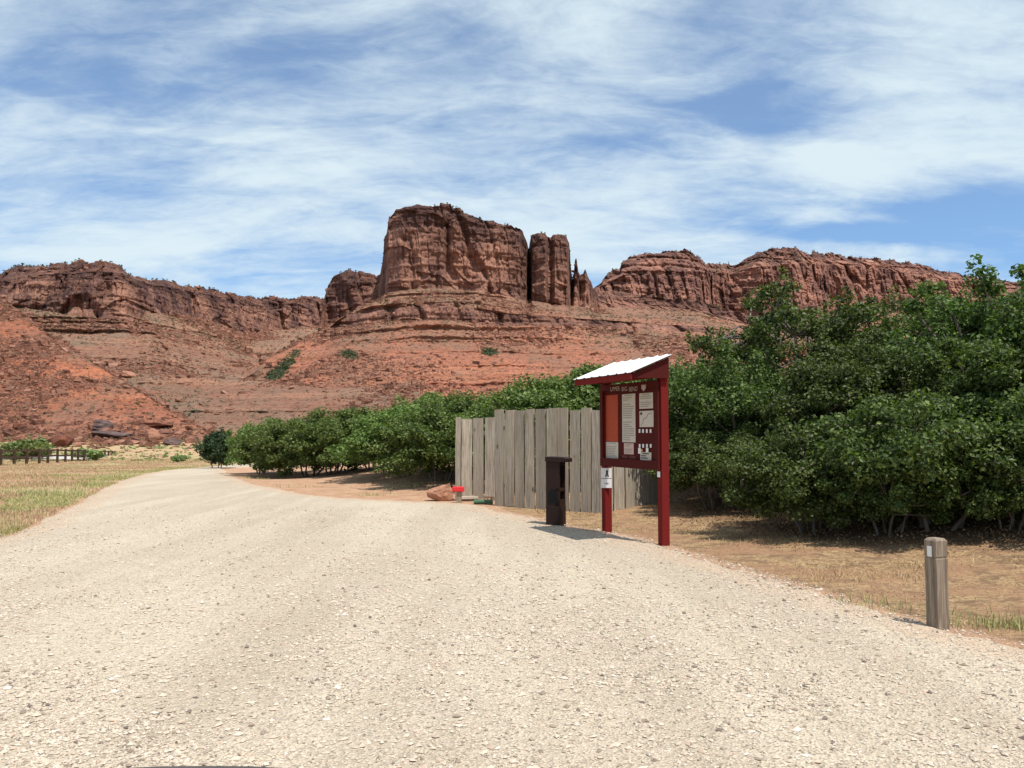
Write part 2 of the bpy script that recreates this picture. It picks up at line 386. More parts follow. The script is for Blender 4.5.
def gz(x, y, d=None):
    if d is None: d = sdf(x, y)
    r = np.hypot(x, y)
    z = sl(r)
    xl = np.interp(y, [-40, -8, 3, 9]+list(LY)+[110], [-30, -16, -10.5, -8.2]+list(LX)+[-16])
    right = sst(0, 1.5, x-xl)
    z = z+right*(.55*sst(1.2, 7.5, d)+.9*sst(7, 25, d))*sst(120, 60, r)
    z = z+(1-right)*(.08*sst(.2, 3, d)*sst(45, 25, r))
    z = z+sst(.1, 1.2, d)*(.035*fbm(x*.8, y*.8, x*0, 4)+.12*fbm(x*.15, y*.15, x*0+3, 3))*sst(300, 120, r)
    z = z-.05*sst(.1, .5, -d)
    z = z+(r > 120)*fbm(x*.02, y*.02, x*0, 3)*.8*sst(120, 200, r)
    return z
rr = [0.4]+list(np.geomspace(1.2, 5000, 400))
th = np.concatenate([np.linspace(-40, 40, 561), np.linspace(40, 320, 141)[1:-1]])
TH, RR = np.meshgrid(np.radians(th), rr)
gx, gy = RR*np.sin(TH), RR*np.cos(TH)
gd = sdf(gx, gy); gzv = gz(gx, gy, gd)
V = np.stack([gx, gy, gzv], -1).reshape(-1, 3)
nr, nc = len(rr), len(th)
fc = grid_faces(nr, nc)
wrap = np.stack([np.arange(nr-1)*nc+nc-1, np.arange(nr-1)*nc, (np.arange(nr-1)+1)*nc, (np.arange(nr-1)+1)*nc+nc-1], -1)
xl_ = np.interp(gy, [-40, -8, 3, 9]+list(LY)+[110], [-30, -16, -10.5, -8.2]+list(LX)+[-16])
rt = sst(0, 1.5, gx-xl_)
# golden straw: right of the road near the kiosk and along the verge; bare pink soil on the bank further back
straw = rt*sst(-.1, .45, gd)*sst(24, 16, gy)*sst(-1.5, .5, gx)
meadow = np.maximum((1-rt)*sst(.0, .5, gd), sst(45, 70, RR))
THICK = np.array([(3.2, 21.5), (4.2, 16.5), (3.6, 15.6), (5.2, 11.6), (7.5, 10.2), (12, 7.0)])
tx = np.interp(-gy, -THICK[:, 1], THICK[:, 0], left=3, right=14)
litter_and_shade = sst(-1.5, .7, gx-tx)*sst(3, 5, gy)*sst(60, 40, gy)  # leaf litter, widened past the shrubs to paint their shade on the straw
V0 = np.array([[0, 0, float(gzv[0].mean())]])
tri = np.stack([np.full(nc, len(V)), (np.arange(nc)+1) % nc, np.arange(nc)], -1)
z1 = np.zeros(1)
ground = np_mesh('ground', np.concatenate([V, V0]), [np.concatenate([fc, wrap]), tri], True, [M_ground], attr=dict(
    straw=np.append(straw, 0), meadow=np.append(meadow, 0), litter_and_shade=np.append(litter_and_shade, 0)))
tag(ground, 'dry red and straw-coloured ground around the gravel', kind='structure')

# gravel sheet
def road_sheet():
    xs = np.arange(-34, 24, .2)
    # rows spread by distance; interior grid + boundary snapping
    ys = np.concatenate([np.arange(-40, -2, 2.), np.arange(-2, 24, .2), np.geomspace(24, 95, 130)])
    X, Y = np.meshgrid(xs, ys)
    d = sdf(X, Y)
    # push the vertices just outside onto the outline
    e = .02
    gxn = (sdf(X+e, Y)-sdf(X-e, Y))/(2*e); gyn = (sdf(X, Y+e)-sdf(X, Y-e))/(2*e)
    near = (d > 0) & (d < .45)
    X2 = np.where(near, X-gxn*d, X); Y2 = np.where(near, Y-gyn*d, Y)
    Z = sl(np.hypot(X2, Y2))+.012-np.where(near, .03, 0)
    Z = Z+.018*fbm(X2*.5, Y2*.5, X2*0, 3)*sst(0, 1.5, -d)+.012
    inside = (d < .45)
    fcs = grid_faces(*X.shape); keep = inside.ravel()[fcs].all(1) & ((d.ravel()[fcs] < 0).any(1)); fcs = fcs[keep]
    used, inv = np.unique(fcs, return_inverse=True)
    V = np.stack([X2, Y2, Z], -1).reshape(-1, 3)[used]
    edge = sst(1.2, 0, -d).ravel()[used]
    o = np_mesh('gravel_road', V, inv.reshape(-1, 4), True, [M_gravel], attr=dict(edge=edge))
    tag(o, 'pale crushed gravel road and pull-out', kind='structure'); return o
road_sheet()

# ------------------------------------------------------------------ hills
PROTO_ROCK = None
HILLV = {}
def hill(name, label, mat, pxs, rings, rowsn, cliffw, amp=1.0, green=(), back=80, led=6.0, gul=5.0, ampx=None, wpx=None):
    """rings: list of (y keys, Y keys) over px; rows interpolated, then real relief added"""
    px = np.asarray(pxs, float)
    rp = []
    for yk, Yk in rings:
        y = np.interp(px, [k[0] for k in yk], [k[1] for k in yk]) if not np.isscalar(yk) else np.full(px.shape, float(yk))
        Y = np.interp(px, [k[0] for k in Yk], [k[1] for k in Yk]) if not np.isscalar(Yk) else np.full(px.shape, float(Yk))
        rp.append(at(px, y, Y))
    bk = np.interp(px, [b[0] for b in back], [b[1] for b in back]) if not np.isscalar(back) else np.full(px.shape, float(back))
    top = rp[-1]; dirh = top.copy(); dirh[:, 2] = 0; dirh /= np.linalg.norm(dirh, axis=1)[:, None]
    b1 = top+dirh*bk[:, None]; b1[:, 2] = top[:, 2]-bk*.02
    b2 = b1+dirh*(b1[:, 2:3]*.9+8); b2[:, 2] = -6
    rp += [b1, b2]; rowsn = list(rowsn)+[10, 14]; cliffw = list(cliffw)+[.5, .4]
    P = []; W = []
    for k in range(len(rp)-1):
        n = rowsn[k]
        for i in range(n):
            t = i/n; P.append(rp[k]*(1-t)+rp[k+1]*t); W.append(cliffw[k])
    P.append(rp[-1]); W.append(.3)
    P = np.array(P); W = np.array(W)[:, None]*np.ones(len(px))[None]
    for _ in range(3): W[1:-1] = (W[:-2]+2*W[1:-1]+W[2:])/4
    if wpx is not None: W = W*np.interp(px, *wpx)[None, :]
    x, y, z = P[..., 0], P[..., 1], P[..., 2]
    r = np.hypot(x, y)
    ox, oy = -x/r, -y/r
    wz = fbm(x*.008, y*.008, z*0+2, 3)*10
    # joints/columns in the cliffs
    s = x+y*.35
    colm = 1-np.abs(fbm(s*.05, y*.01, z*.008+1.7, 4, .6))*2
    blk = vn(np.floor(s*.12+fbm(x*.03, y*.03, z*.05, 2)*1.5), y*.01, np.floor(z*.10+vn(s*.05, z*0, z*0)*2))
    crack = sst(.0, .10, np.abs(fbm(s*.035+5, y*.01, z*.012, 3)))
    rdg = lambda f, fz, o_: 1-sst(0, .16, np.abs(fbm(s*f+o_, y*.02, z*fz+o_, 3, .6)))
    cl = -rdg(.09, .02, 3)*2.3-rdg(.05, .12, 9)*1.2-rdg(.22, .06, 5)*1.1+(vn(s*.02+9, y*.01, z*.01)-.5)*6+(colm-.5)*4+fbm(x*.14, y*.14, z*.06, 5, .65)*4.0+(blk-.5)*3.6+(vn(np.floor(s*.3+z*.02), y*0, np.floor(z*.22+s*.03))-.5)*1.6-(1-crack)*6
    st = vn(x*.003+3, y*.003, (z+wz*.4)*.30)+.6*vn(x*.01, y*.01+7, (z+wz*.3)*.8)
    tl = fbm(x*.02, y*.02, z*.01+4, 4)*gul+(sst(.55, 1.05, st)-.5)*led*(.35+1.3*vn(x*.012+5, y*.012, z*.02))+fbm(x*.12, y*.12, z*.12, 5, .7)*3.0
    end = np.minimum(1, (np.arange(len(P))[:, None]+1)/20.)
    if ampx is not None: amp = amp*np.interp(px, *ampx)[None, :]
    D = amp*(W*(cl+(sst(.55, 1.05, st)-.5)*1.3)+(1-W)*tl)*end
    P = P.copy(); P[..., 0] += ox*D; P[..., 1] += oy*D
    topw = np.zeros(len(P)); n0 = sum(rowsn[:-3]); topw[n0:sum(rowsn[:-2])] = np.linspace(0, 1, rowsn[-3]); topw[sum(rowsn[:-2]):] = 1
    P[..., 2] += topw[:, None]*amp*(fbm(s*.15, y*.1, z*0+5, 4, .6)*2.4+(vn(np.floor(s*.18), z*0, z*0)-.5)*2.0)
    P[..., 2] += amp*(1-W)*fbm(x*.06, y*.06, z*.06+8, 4, .6)*1.6*end
    G = np.zeros(W.shape); CAP = np.zeros(W.shape); CAP[sum(rowsn[:-4])+int(rowsn[-4]*.82):] = 1
    PX = np.broadcast_to(px, W.shape)
    if green:
        dd = P-np.array([0, 0, CAMZ]); yc = dd[..., 2]*cp-dd[..., 1]*sp; zc = dd[..., 1]*cp+dd[..., 2]*sp
        sx = 512+F*dd[..., 0]/zc; sy = 384-F*yc/zc
        for gx_, gy_, a, b, ang in green:
            u = (sx-gx_)*math.cos(ang)+(sy-gy_)*math.sin(ang); v = -(sx-gx_)*math.sin(ang)+(sy-gy_)*math.cos(ang)
            G = np.maximum(G, np.exp(-((u/a)**2+(v/b)**2)))
    o = np_mesh(name, P.reshape(-1, 3), grid_faces(*P.shape[:2]), False, [mat], attr=dict(cliff=W, green=G, cap=CAP))
    tag(o, label, kind='structure')
    HILLV[name+label[:12]] = (P, W, G)
    return P, W, G

def dens(a, b, lo=-40, hi=1060, step=.7, coarse=5):
    out = []; x = a
    while x < b:
        out.append(x); x += step if lo < x < hi else coarse
    return out+[b]

# far left ridge with its canyon recess
sky_l = [(-700, 300), (-300, 280), (-120, 285), (0, 273), (20, 267), (45, 263), (78, 262), (100, 260.5), (112, 262), (120, 267), (135, 275), (165, 281), (200, 287), (235, 294), (262, 297), (300, 298), (330, 299), (420, 300)]
Yc_l = [(-700, 420), (0, 400), (100, 385), (125, 386), (160, 430), (205, 490), (225, 515), (268, 590), (330, 680), (420, 700)]
plusY = lambda k, d: [(a, b+d) for a, b in k]
clb_l = [(-700, 335), (0, 303), (60, 312), (100, 318), (138, 322), (146, 312), (200, 318), (233, 330), (245, 333), (330, 325), (420, 325)]
clt_l = [(-700, 305), (0, 279), (40, 273), (100, 270), (122, 272), (135, 279), (165, 286), (200, 292), (235, 299), (300, 304), (420, 305)]
P1 = hill('hill', 'long rocky red ridge on the left behind the slope', M_left, dens(-700, 420),
     [(452, 185), ([(-700, 420), (0, 415), (150, 412), (420, 400)], 235), ([(-700, 370), (0, 350), (150, 355), (260, 360), (420, 350)], [(-700, 330), (0, 320), (150, 330), (260, 420), (420, 430)]),
      (clb_l, plusY(Yc_l, -10)), (clt_l, Yc_l), (sky_l, plusY(Yc_l, 12))],
     [70, 80, 70, 70, 14], [0, 0, .05, 1, .7], back=140, amp=.9)
# butte
skb = [(60, 455), (150, 430), (200, 398), (230, 379), (260, 362), (290, 345), (318, 330), (323, 300), (328, 284), (333, 275), (345, 271.5), (360, 272), (376, 275), (380, 272), (383, 262), (384.2, 240), (387, 232), (389, 216), (394, 212), (396, 208), (405, 205.5), (420, 203.5), (440, 205), (460, 206.5), (464, 212), (475, 216), (492, 221.5), (505, 226), (520, 229), (523, 232), (527, 245), (528.5, 250), (530, 240), (532, 236), (545, 236), (550, 238), (553, 235), (564, 236.5), (568, 239), (569.5, 245), (570.5, 262), (572, 278), (574, 270), (575, 258), (576.6, 257), (578, 268), (580, 273), (583, 271), (585, 267), (586.5, 270), (588, 276), (591, 279), (593, 289), (597, 292), (604, 290), (615, 291), (700, 302), (800, 330), (900, 400)]
cbb = [(60, 456), (150, 431), (200, 399), (230, 380), (260, 363), (290, 347), (318, 332), (330, 325), (350, 318), (372, 300), (384, 294), (400, 289), (440, 287), (480, 291), (520, 299), (550, 304), (590, 307), (620, 307), (700, 312), (800, 338), (900, 404)]
def mixk(k, off): return [(a, b+off) for a, b in k]
ledt = [(60, 457), (200, 400), (290, 349), (320, 336), (335, 322), (350, 312), (372, 306), (400, 304), (450, 302), (500, 312), (560, 318), (620, 320), (700, 326), (800, 345), (900, 410)]
ledb = [(60, 458), (200, 402), (290, 353), (320, 342), (340, 329), (370, 322), (400, 320), (450, 319), (500, 326), (560, 326), (620, 328), (700, 332), (800, 350), (900, 415)]
Yb = [(60, 275), (200, 326), (290, 370), (316, 402), (326, 440), (345, 436), (378, 440), (383, 418), (388, 404), (400, 398), (440, 395), (480, 398), (520, 404), (526, 410), (529.5, 438), (532, 412), (545, 406), (548, 413), (551, 413), (555, 407), (567, 410), (571, 430), (574, 424), (578, 424), (580, 432), (585, 426), (590, 438), (598, 480), (620, 500), (700, 470), (900, 420)]
Yled = [(60, 252), (200, 297), (290, 337), (325, 366), (345, 372), (400, 356), (450, 350), (560, 360), (600, 372), (900, 378)]
P2 = hill('hill', 'tall flat-topped red butte with a banded talus skirt', M_butte, dens(60, 900, 190, 760, .55, 4),
     [(454, [(60, 200), (300, 215), (900, 230)]), ([(60, 456), (200, 428), (260, 412), (320, 404), (560, 402), (900, 430)], 262),
      ([(60, 457), (200, 405), (250, 385), (300, 366), (340, 350), (450, 346), (560, 352), (700, 355), (900, 425)], 322),
      (ledb, Yled), (ledt, plusY(Yled, 6)), (cbb, plusY(Yb, -8)), ([(a, max(b+3, min(b+7, 999))) for a, b in skb], Yb), (skb, plusY(Yb, 5))],
     [50, 70, 50, 26, 34, 90, 12, 0][:7], [0, .0, .0, .7, .05, 1, .9], amp=.75,
     back=[(60, 20), (318, 30), (340, 60), (384, 90), (520, 90), (569, 40), (573, 8), (592, 8), (620, 30), (900, 60)],
     green=[(284, 367, 17, 5.5, -.85), (350, 355, 10, 4, .2), (270, 378, 8, 5, -.8), (489, 352, 8, 3.5, .1)], led=5, ampx=([60, 230, 340, 900], [.15, .2, 1, 1]), wpx=([60, 305, 326, 900], [0, 0, 1, 1]))
# right mesa
skr = [(520, 330), (560, 312), (585, 300), (594, 288), (598, 284), (603, 277), (612, 272), (620, 269), (622, 262), (630, 258), (650, 252), (668, 250), (684, 249), (692, 252), (700, 258), (706, 263), (735, 265), (745, 258), (760, 252.5), (778, 249), (795, 247.5), (803, 252), (815, 254), (818, 252.5), (829, 253), (833, 256), (870, 258), (910, 263), (940, 270), (980, 277), (1060, 285), (1300, 290), (1700, 320)]
clr_t = [(520, 332), (585, 303), (598, 287), (620, 276), (640, 272), (700, 272), (735, 274), (770, 268), (800, 262), (870, 266), (940, 279), (1060, 295), (1700, 330)]
clr_b = [(520, 336), (585, 310), (600, 305), (650, 309), (700, 312), (740, 316), (800, 314), (900, 312), (960, 318), (1060, 330), (1700, 360)]
Yr = [(520, 560), (590, 540), (610, 560), (650, 570), (700, 590), (730, 640), (760, 620), (800, 640), (830, 680), (900, 700), (1000, 720), (1700, 600)]
P3 = hill('hill', 'long layered red mesa behind the thicket', M_right, dens(520, 1700, 520, 1100, .7, 5),
     [(462, 290), (400, 360), ([(520, 360), (700, 345), (900, 345), (1700, 380)], 460), (clr_b, plusY(Yr, -24)), (clr_t, plusY(Yr, -12)), (mixk(skr, 4), plusY(Yr, 8)), (skr, plusY(Yr, 20))],
     [25, 45, 60, 80, 30, 8], [0, .05, .15, 1, .6, .8], amp=1.0, back=200, led=9,
     green=[(712, 345, 16, 3.5, .85)])
# nearer left spur
sks = [(-700, 250), (-200, 250), (-60, 278), (0, 302), (20, 315), (45, 333), (75, 352), (100, 368), (130, 386), (160, 404), (190, 421), (215, 436), (260, 455), (330, 470)]
Ys = [(-700, 240), (0, 228), (100, 205), (200, 178), (330, 170)]
P4 = hill('hill', 'bouldery orange slope dropping from the left', M_spur, dens(-700, 330),
     [(456, [(-700, 150), (330, 150)]), ([(-700, 445), (0, 434), (150, 440), (215, 450), (330, 471)], [(-700, 158), (330, 158)]),
      ([(-700, 350), (0, 380), (60, 395), (150, 425), (215, 444), (330, 471)], [(-700, 190), (0, 186), (200, 166), (330, 162)]), (mixk(sks, 1.5), plusY(Ys, -5)), (sks, Ys)],
     [20, 80, 90, 12], [0, 0, .02, .3], amp=.42, back=30, led=3.5, gul=7)

# --- loose rocks on the slopes
def rock_batch(cent, size, seed):
    g = np.random.default_rng(seed); n = len(cent)
    b = np.array([[x, y, z] for z in (-1, 1) for y in (-1, 1) for x in (-1, 1)], float)
    v = b[None]*(1+g.uniform(-.38, .28, (n, 8, 3)))
    v *= np.stack([g.uniform(.6, 1.5, n), g.uniform(.6, 1.3, n), g.uniform(.4, .95, n)], -1)[:, None]*.5*size[:, None, None]
    a = g.uniform(0, 6.28, n); t = g.uniform(-.5, .5, n)
    x, z = v[..., 0]*np.cos(t)[:, None]-v[..., 2]*np.sin(t)[:, None], v[..., 0]*np.sin(t)[:, None]+v[..., 2]*np.cos(t)[:, None]
    X = x*np.cos(a)[:, None]-v[..., 1]*np.sin(a)[:, None]; Y = x*np.sin(a)[:, None]+v[..., 1]*np.cos(a)[:, None]
    V = np.stack([X, Y, z], -1)+cent[:, None]
    f = np.array([(0, 2, 3, 1), (4, 5, 7, 6), (0, 1, 5, 4), (2, 6, 7, 3), (0, 4, 6, 2), (1, 3, 7, 5)])
    return V.reshape(-1, 3), (f[None]+8*np.arange(n)[:, None, None]).reshape(-1, 4)
def pick(H, n, seed, fn=None, rows=None):
    P, W, G = H; g = np.random.default_rng(seed)
    nr_ = int(P.shape[0]*.93) if rows is None else rows
    w = np.linalg.norm(np.diff(P, axis=1)[:nr_-1], axis=-1)*np.linalg.norm(np.diff(P, axis=0)[:nr_-1, :-1], axis=-1)
    w = w*(1-W[:nr_-1, :-1])
    x = P[:nr_-1, :-1, 0]/np.maximum(P[:nr_-1, :-1, 1], 1); w = w*(x > -.75)*(x < .75)
    if fn is not None: w = w*fn(P[:nr_-1, :-1], G[:nr_-1, :-1])
    w = w.ravel()/w.sum(); i = g.choice(len(w), n, p=w); rI, cI = np.unravel_index(i, (nr_-1, P.shape[1]-1))
    u, v = g.uniform(0, 1, (2, n, 1))
    return (P[rI, cI]*(1-u)+P[rI, cI+1]*u)*(1-v)+(P[rI+1, cI]*(1-u)+P[rI+1, cI+1]*u)*v
VV, FF, off = [], [], 0
def clus(s, lo=.45): return lambda P, G: sst(lo, lo+.2, vn(P[..., 0]*s, P[..., 1]*s, P[..., 2]*s))+.06
for H, n, s0, s1, sc in ((P4, 20000, .2, 1.2, .06), (P1, 26000, .4, 2.0, .03), (P2, 26000, .36, 1.7, .03), (P3, 4000, .9, 3.2, .02)):
    c = pick(H, n, n+3, clus(sc)); g = np.random.default_rng(n)
    sz = s0*(1-g.random(n))**-.4; sz = np.clip(sz, s0, s1*1.3)
    v, f = rock_batch(c, sz, n); VV.append(v); FF.append(f+off); off += len(v)
tag(np_mesh('rubble', np.concatenate(VV), np.concatenate(FF), False, [M_rubble]), 'loose red boulders and rubble strewn over the slopes', 'rubble', kind='stuff')

# --- scrub: small leaf puffs
def leaf_cloud(cent, rad, n, size, seed, flat=.8):
    """n leaves in each of the clumps; returns V,F of folded rhombi"""
    g = np.random.default_rng(seed); m = len(cent); T = m*n
    d = g.normal(size=(T, 3)); d /= np.linalg.norm(d, axis=1)[:, None]
    rr_ = g.random(T)**.45
    rad = np.repeat(np.broadcast_to(rad, m), n)
    c = np.repeat(cent, n, 0)+d*(rr_*rad)[:, None]*np.array([1, 1, flat])
    nrm = d*.7+g.normal(size=(T, 3))*.55+np.array([0, 0, .55]); nrm /= np.linalg.norm(nrm, axis=1)[:, None]
    u = np.cross(nrm, g.normal(size=(T, 3))); u /= np.linalg.norm(u, axis=1)[:, None]
    v = np.cross(nrm, u)
    s = size*g.uniform(.6, 1.35, T)[:, None]
    k = .34+.1*g.random(T)[:, None]
    V = np.stack([c-u*s*.55, c+v*s*k+nrm*s*.1, c+u*s*.6-nrm*s*.08, c-v*s*k+nrm*s*.1], 1)
    i = 4*np.arange(T)[:, None]
    return V.reshape(-1, 3), np.concatenate([i+np.array([[0, 1, 2]]), i+np.array([[0, 2, 3]])]).astype(np.int64)
PP = P4[0]; gq = np.random.default_rng(5); nrw = PP.shape[0]-25
ci = gq.choice(np.where(np.abs(PP[nrw, :, 0]/PP[nrw, :, 1]) < .72)[0], 420); ri = nrw-gq.integers(-1, 9, 420)
v, f = rock_batch(PP[ri, ci]+np.array([0, 0, .15]), np.clip(.55*(1-gq.random(420))**-.45, .5, 2.6), 6)
tag(np_mesh('rubble', v, f, False, [M_rubble]), 'line of dark boulders along the crest of the orange slope', 'rubble', kind='stuff')
VV, FF, off = [], [], 0
for H, n, s0, nl, sc in ((P4, 420, .45, 26, .05), (P1, 2600, .9, 12, .02), (P2, 2000, .8, 12, .02), (P3, 1500, 1.5, 10, .015)):
    c = pick(H, n, n+5, clus(sc, .5)); g = np.random.default_rng(n)
    v, f = leaf_cloud(c, s0*g.uniform(.5, 1.4, n), nl, s0*.55, n); VV.append(v); FF.append(f+off); off += len(v)
for H, n in ((P2, 1100), (P3, 350)):
    c = pick(H, n, 3+n, lambda P, G: np.clip(G-.12, 0, 1)*vn(P[..., 0]*.12, P[..., 1]*.12, P[..., 2]*.12)); v, f = leaf_cloud(c, np.random.default_rng(n).uniform(.3, 1.0, n)*(1 if n > 500 else 2), 12, .45 if n > 500 else .9, n); VV.append(v); FF.append(f+off); off += len(v)
# scrub along the skylines
for (P, W, G), n in ((P1, 500), (P3, 420), (P2, 120)):
    g = np.random.default_rng(n+1); r0 = P.shape[0]-25
    rI = r0+g.integers(0, 3, n); cI = g.integers(0, P.shape[1], n)
    c = P[rI, cI]+np.array([0, 0, .4]); v, f = leaf_cloud(c, g.uniform(.3, .8, n), 12, .6, n); VV.append(v); FF.append(f+off); off += len(v)
tag(np_mesh('desert_scrub', np.concatenate(VV), np.concatenate(FF), False, [M_scrub]), 'small grey-green desert scrub dotted over the red slopes', 'scrub', kind='stuff')

from mathutils.bvhtree import BVHTree
bpy.context.view_layer.update()
BV = [BVHTree.FromObject(o, bpy.context.evaluated_depsgraph_get()) for o in [ground]+[o for o in C.objects if o.name.startswith('hill') and ('orange slope' in o['label'] or 'ridge' in o['label'])]]
def rayhit(px, py):
    o = Vector((0, 0, CAMZ)); d = (Vector(at(px, py, 1.))-o).normalized(); best = None
    for b in BV:
        h = b.ray_cast(o, d)
        if h[0] is not None and (best is None or h[3] < best[1]): best = (h[0], h[3])
    return best[0]
# --- boulders one can tell apart
def boulder(name, label, px, py, Y, w, h, dpt, mat, seed, sub=3, boxy=.5, rot=0, group=None, sink=.2, cat='boulder'):
    bm = bmesh.new(); bmesh.ops.create_icosphere(bm, subdivisions=sub, radius=1)
    g = np.random.default_rng(seed)
    V = np.array([v.co[:] for v in bm.verts])
    m_ = np.abs(V).max(1)[:, None]; V = V*(1-boxy)+V/m_*boxy*.85
    # cut with random planes for facets
    for _ in range(20):
        nn = g.normal(size=3); nn /= np.linalg.norm(nn); d = V@nn; lim = g.uniform(.55, .85)
        V -= np.outer(np.clip(d-lim, 0, None)*.9, nn)
    V *= 1+.16*fbm(V[:, 0]*3+seed, V[:, 1]*3, V[:, 2]*3, 3)[:, None]
    V += .05*(vn(V[:, 0]*0+seed, V[:, 1]*0, V[:, 2]*7)-.5)[:, None]*V*np.array([1, 1, 0])
    V *= np.array([w/2, dpt/2, h/2])
    for v, c in zip(bm.verts, V): v.co = c
    o = bm_obj(name, bm, mat)
    p = rayhit(px, py) if Y > 50 else at(px, py, Y)
    if Y > 50: k = p[1]/Y; o.scale = (k, k, k); h *= k; p = p+Vector((0, .2*dpt, 0))
    o.location = (p[0], p[1], p[2]+h/2-h*(sink+.12)); o.rotation_euler = (0, rot, g.uniform(-.3, .3))
    tag(o, label, cat, group); return o
def mpx(n, Y): return n*Y/F
B = 'boulders at the foot of the left slope'
boulder('boulder', 'dark grey rounded boulder perched highest at the slope foot', 100, 430, 118, mpx(27, 118), mpx(15, 118), 4.0, M_bdark, 3, 4, .25, .05, B, .1)
boulder('boulder', 'blocky dark red boulder just behind the rail fence', 60, 447, 110, mpx(27, 110), mpx(17, 110), 3.2, M_bred, 5, 4, .75, 0, B, .1)
boulder('boulder', 'long dark flat ledge rock below the grey boulder', 112, 437, 116, mpx(48, 116), mpx(10, 116), 4.2, M_bdark, 8, 4, .6, .08, B, .2)
boulder('boulder', 'pale pink leaning slab of rock right of the flat ledge', 153, 442, 121, mpx(17, 121), mpx(19, 121), 2.5, M_bpink, 12, 4, .75, .15, B, .15)
boulder('boulder', 'low pale pink rock in front of the flat ledge', 128, 444, 113, mpx(30, 113), mpx(7, 113), 2.6, M_bpink, 14, 4, .5, .03, B, .2)
boulder('boulder', 'long thin reddish rock ledge above the pink slab', 150, 427, 131, mpx(56, 131), mpx(7, 131), 4, M_bred, 17, 4, .75, -.03, B, .15)
boulder('boulder', 'dark rough rock at the right end of the boulders', 171, 445, 120, mpx(20, 120), mpx(10, 120), 3, M_bdark, 21, 4, .5, .1, B, .2)
boulder('boulder', 'small pale rock beside the blocky dark red boulder', 77, 447, 110, mpx(9, 110), mpx(8, 110), 1.6, M_bpink, 23, 3, .6, 0, B, .2)
boulder('boulder', 'orange slab boulder alone halfway up the left slope', 129, 377, 196, mpx(17, 196), mpx(9, 196), 4, M_bpink, 25, 3, .5, .3, B, .25)
boulder('boulder', 'dark overhanging boulder low on the far left slope', 19, 428, 126, mpx(14, 126), mpx(9, 126), 3, M_bred, 26, 3, .6, -.1, B, .2)

gq = np.random.default_rng(77); cen = []
for _ in range(900):
    px = gq.uniform(-20, 235) if _ < 450 else gq.normal(125, 35); py = gq.uniform(422, 449) if _ < 450 else gq.normal(436, 6)
    if py < 452: cen.append(tuple(rayhit(px, py)))
v, f = rock_batch(np.array(cen), np.clip(.35*(1-gq.random(len(cen)))**-.5, .3, 2.1), 78)
tag(np_mesh('rubble', v, f, False, [M_rubble]), 'broken red rocks heaped round the boulders at the slope foot', 'rubble', kind='stuff')
v, f = leaf_cloud(np.array([tuple(rayhit(gq.uniform(-30, 215), gq.uniform(437, 461))) for _ in range(600)]), gq.uniform(.15, .6, 600), 14, .28, 79, .5)
tag(np_mesh('ground_cover', v, f, False, [M_wscrub]), 'low pale green weeds on the flat beyond the rail fence', 'weeds', kind='stuff')
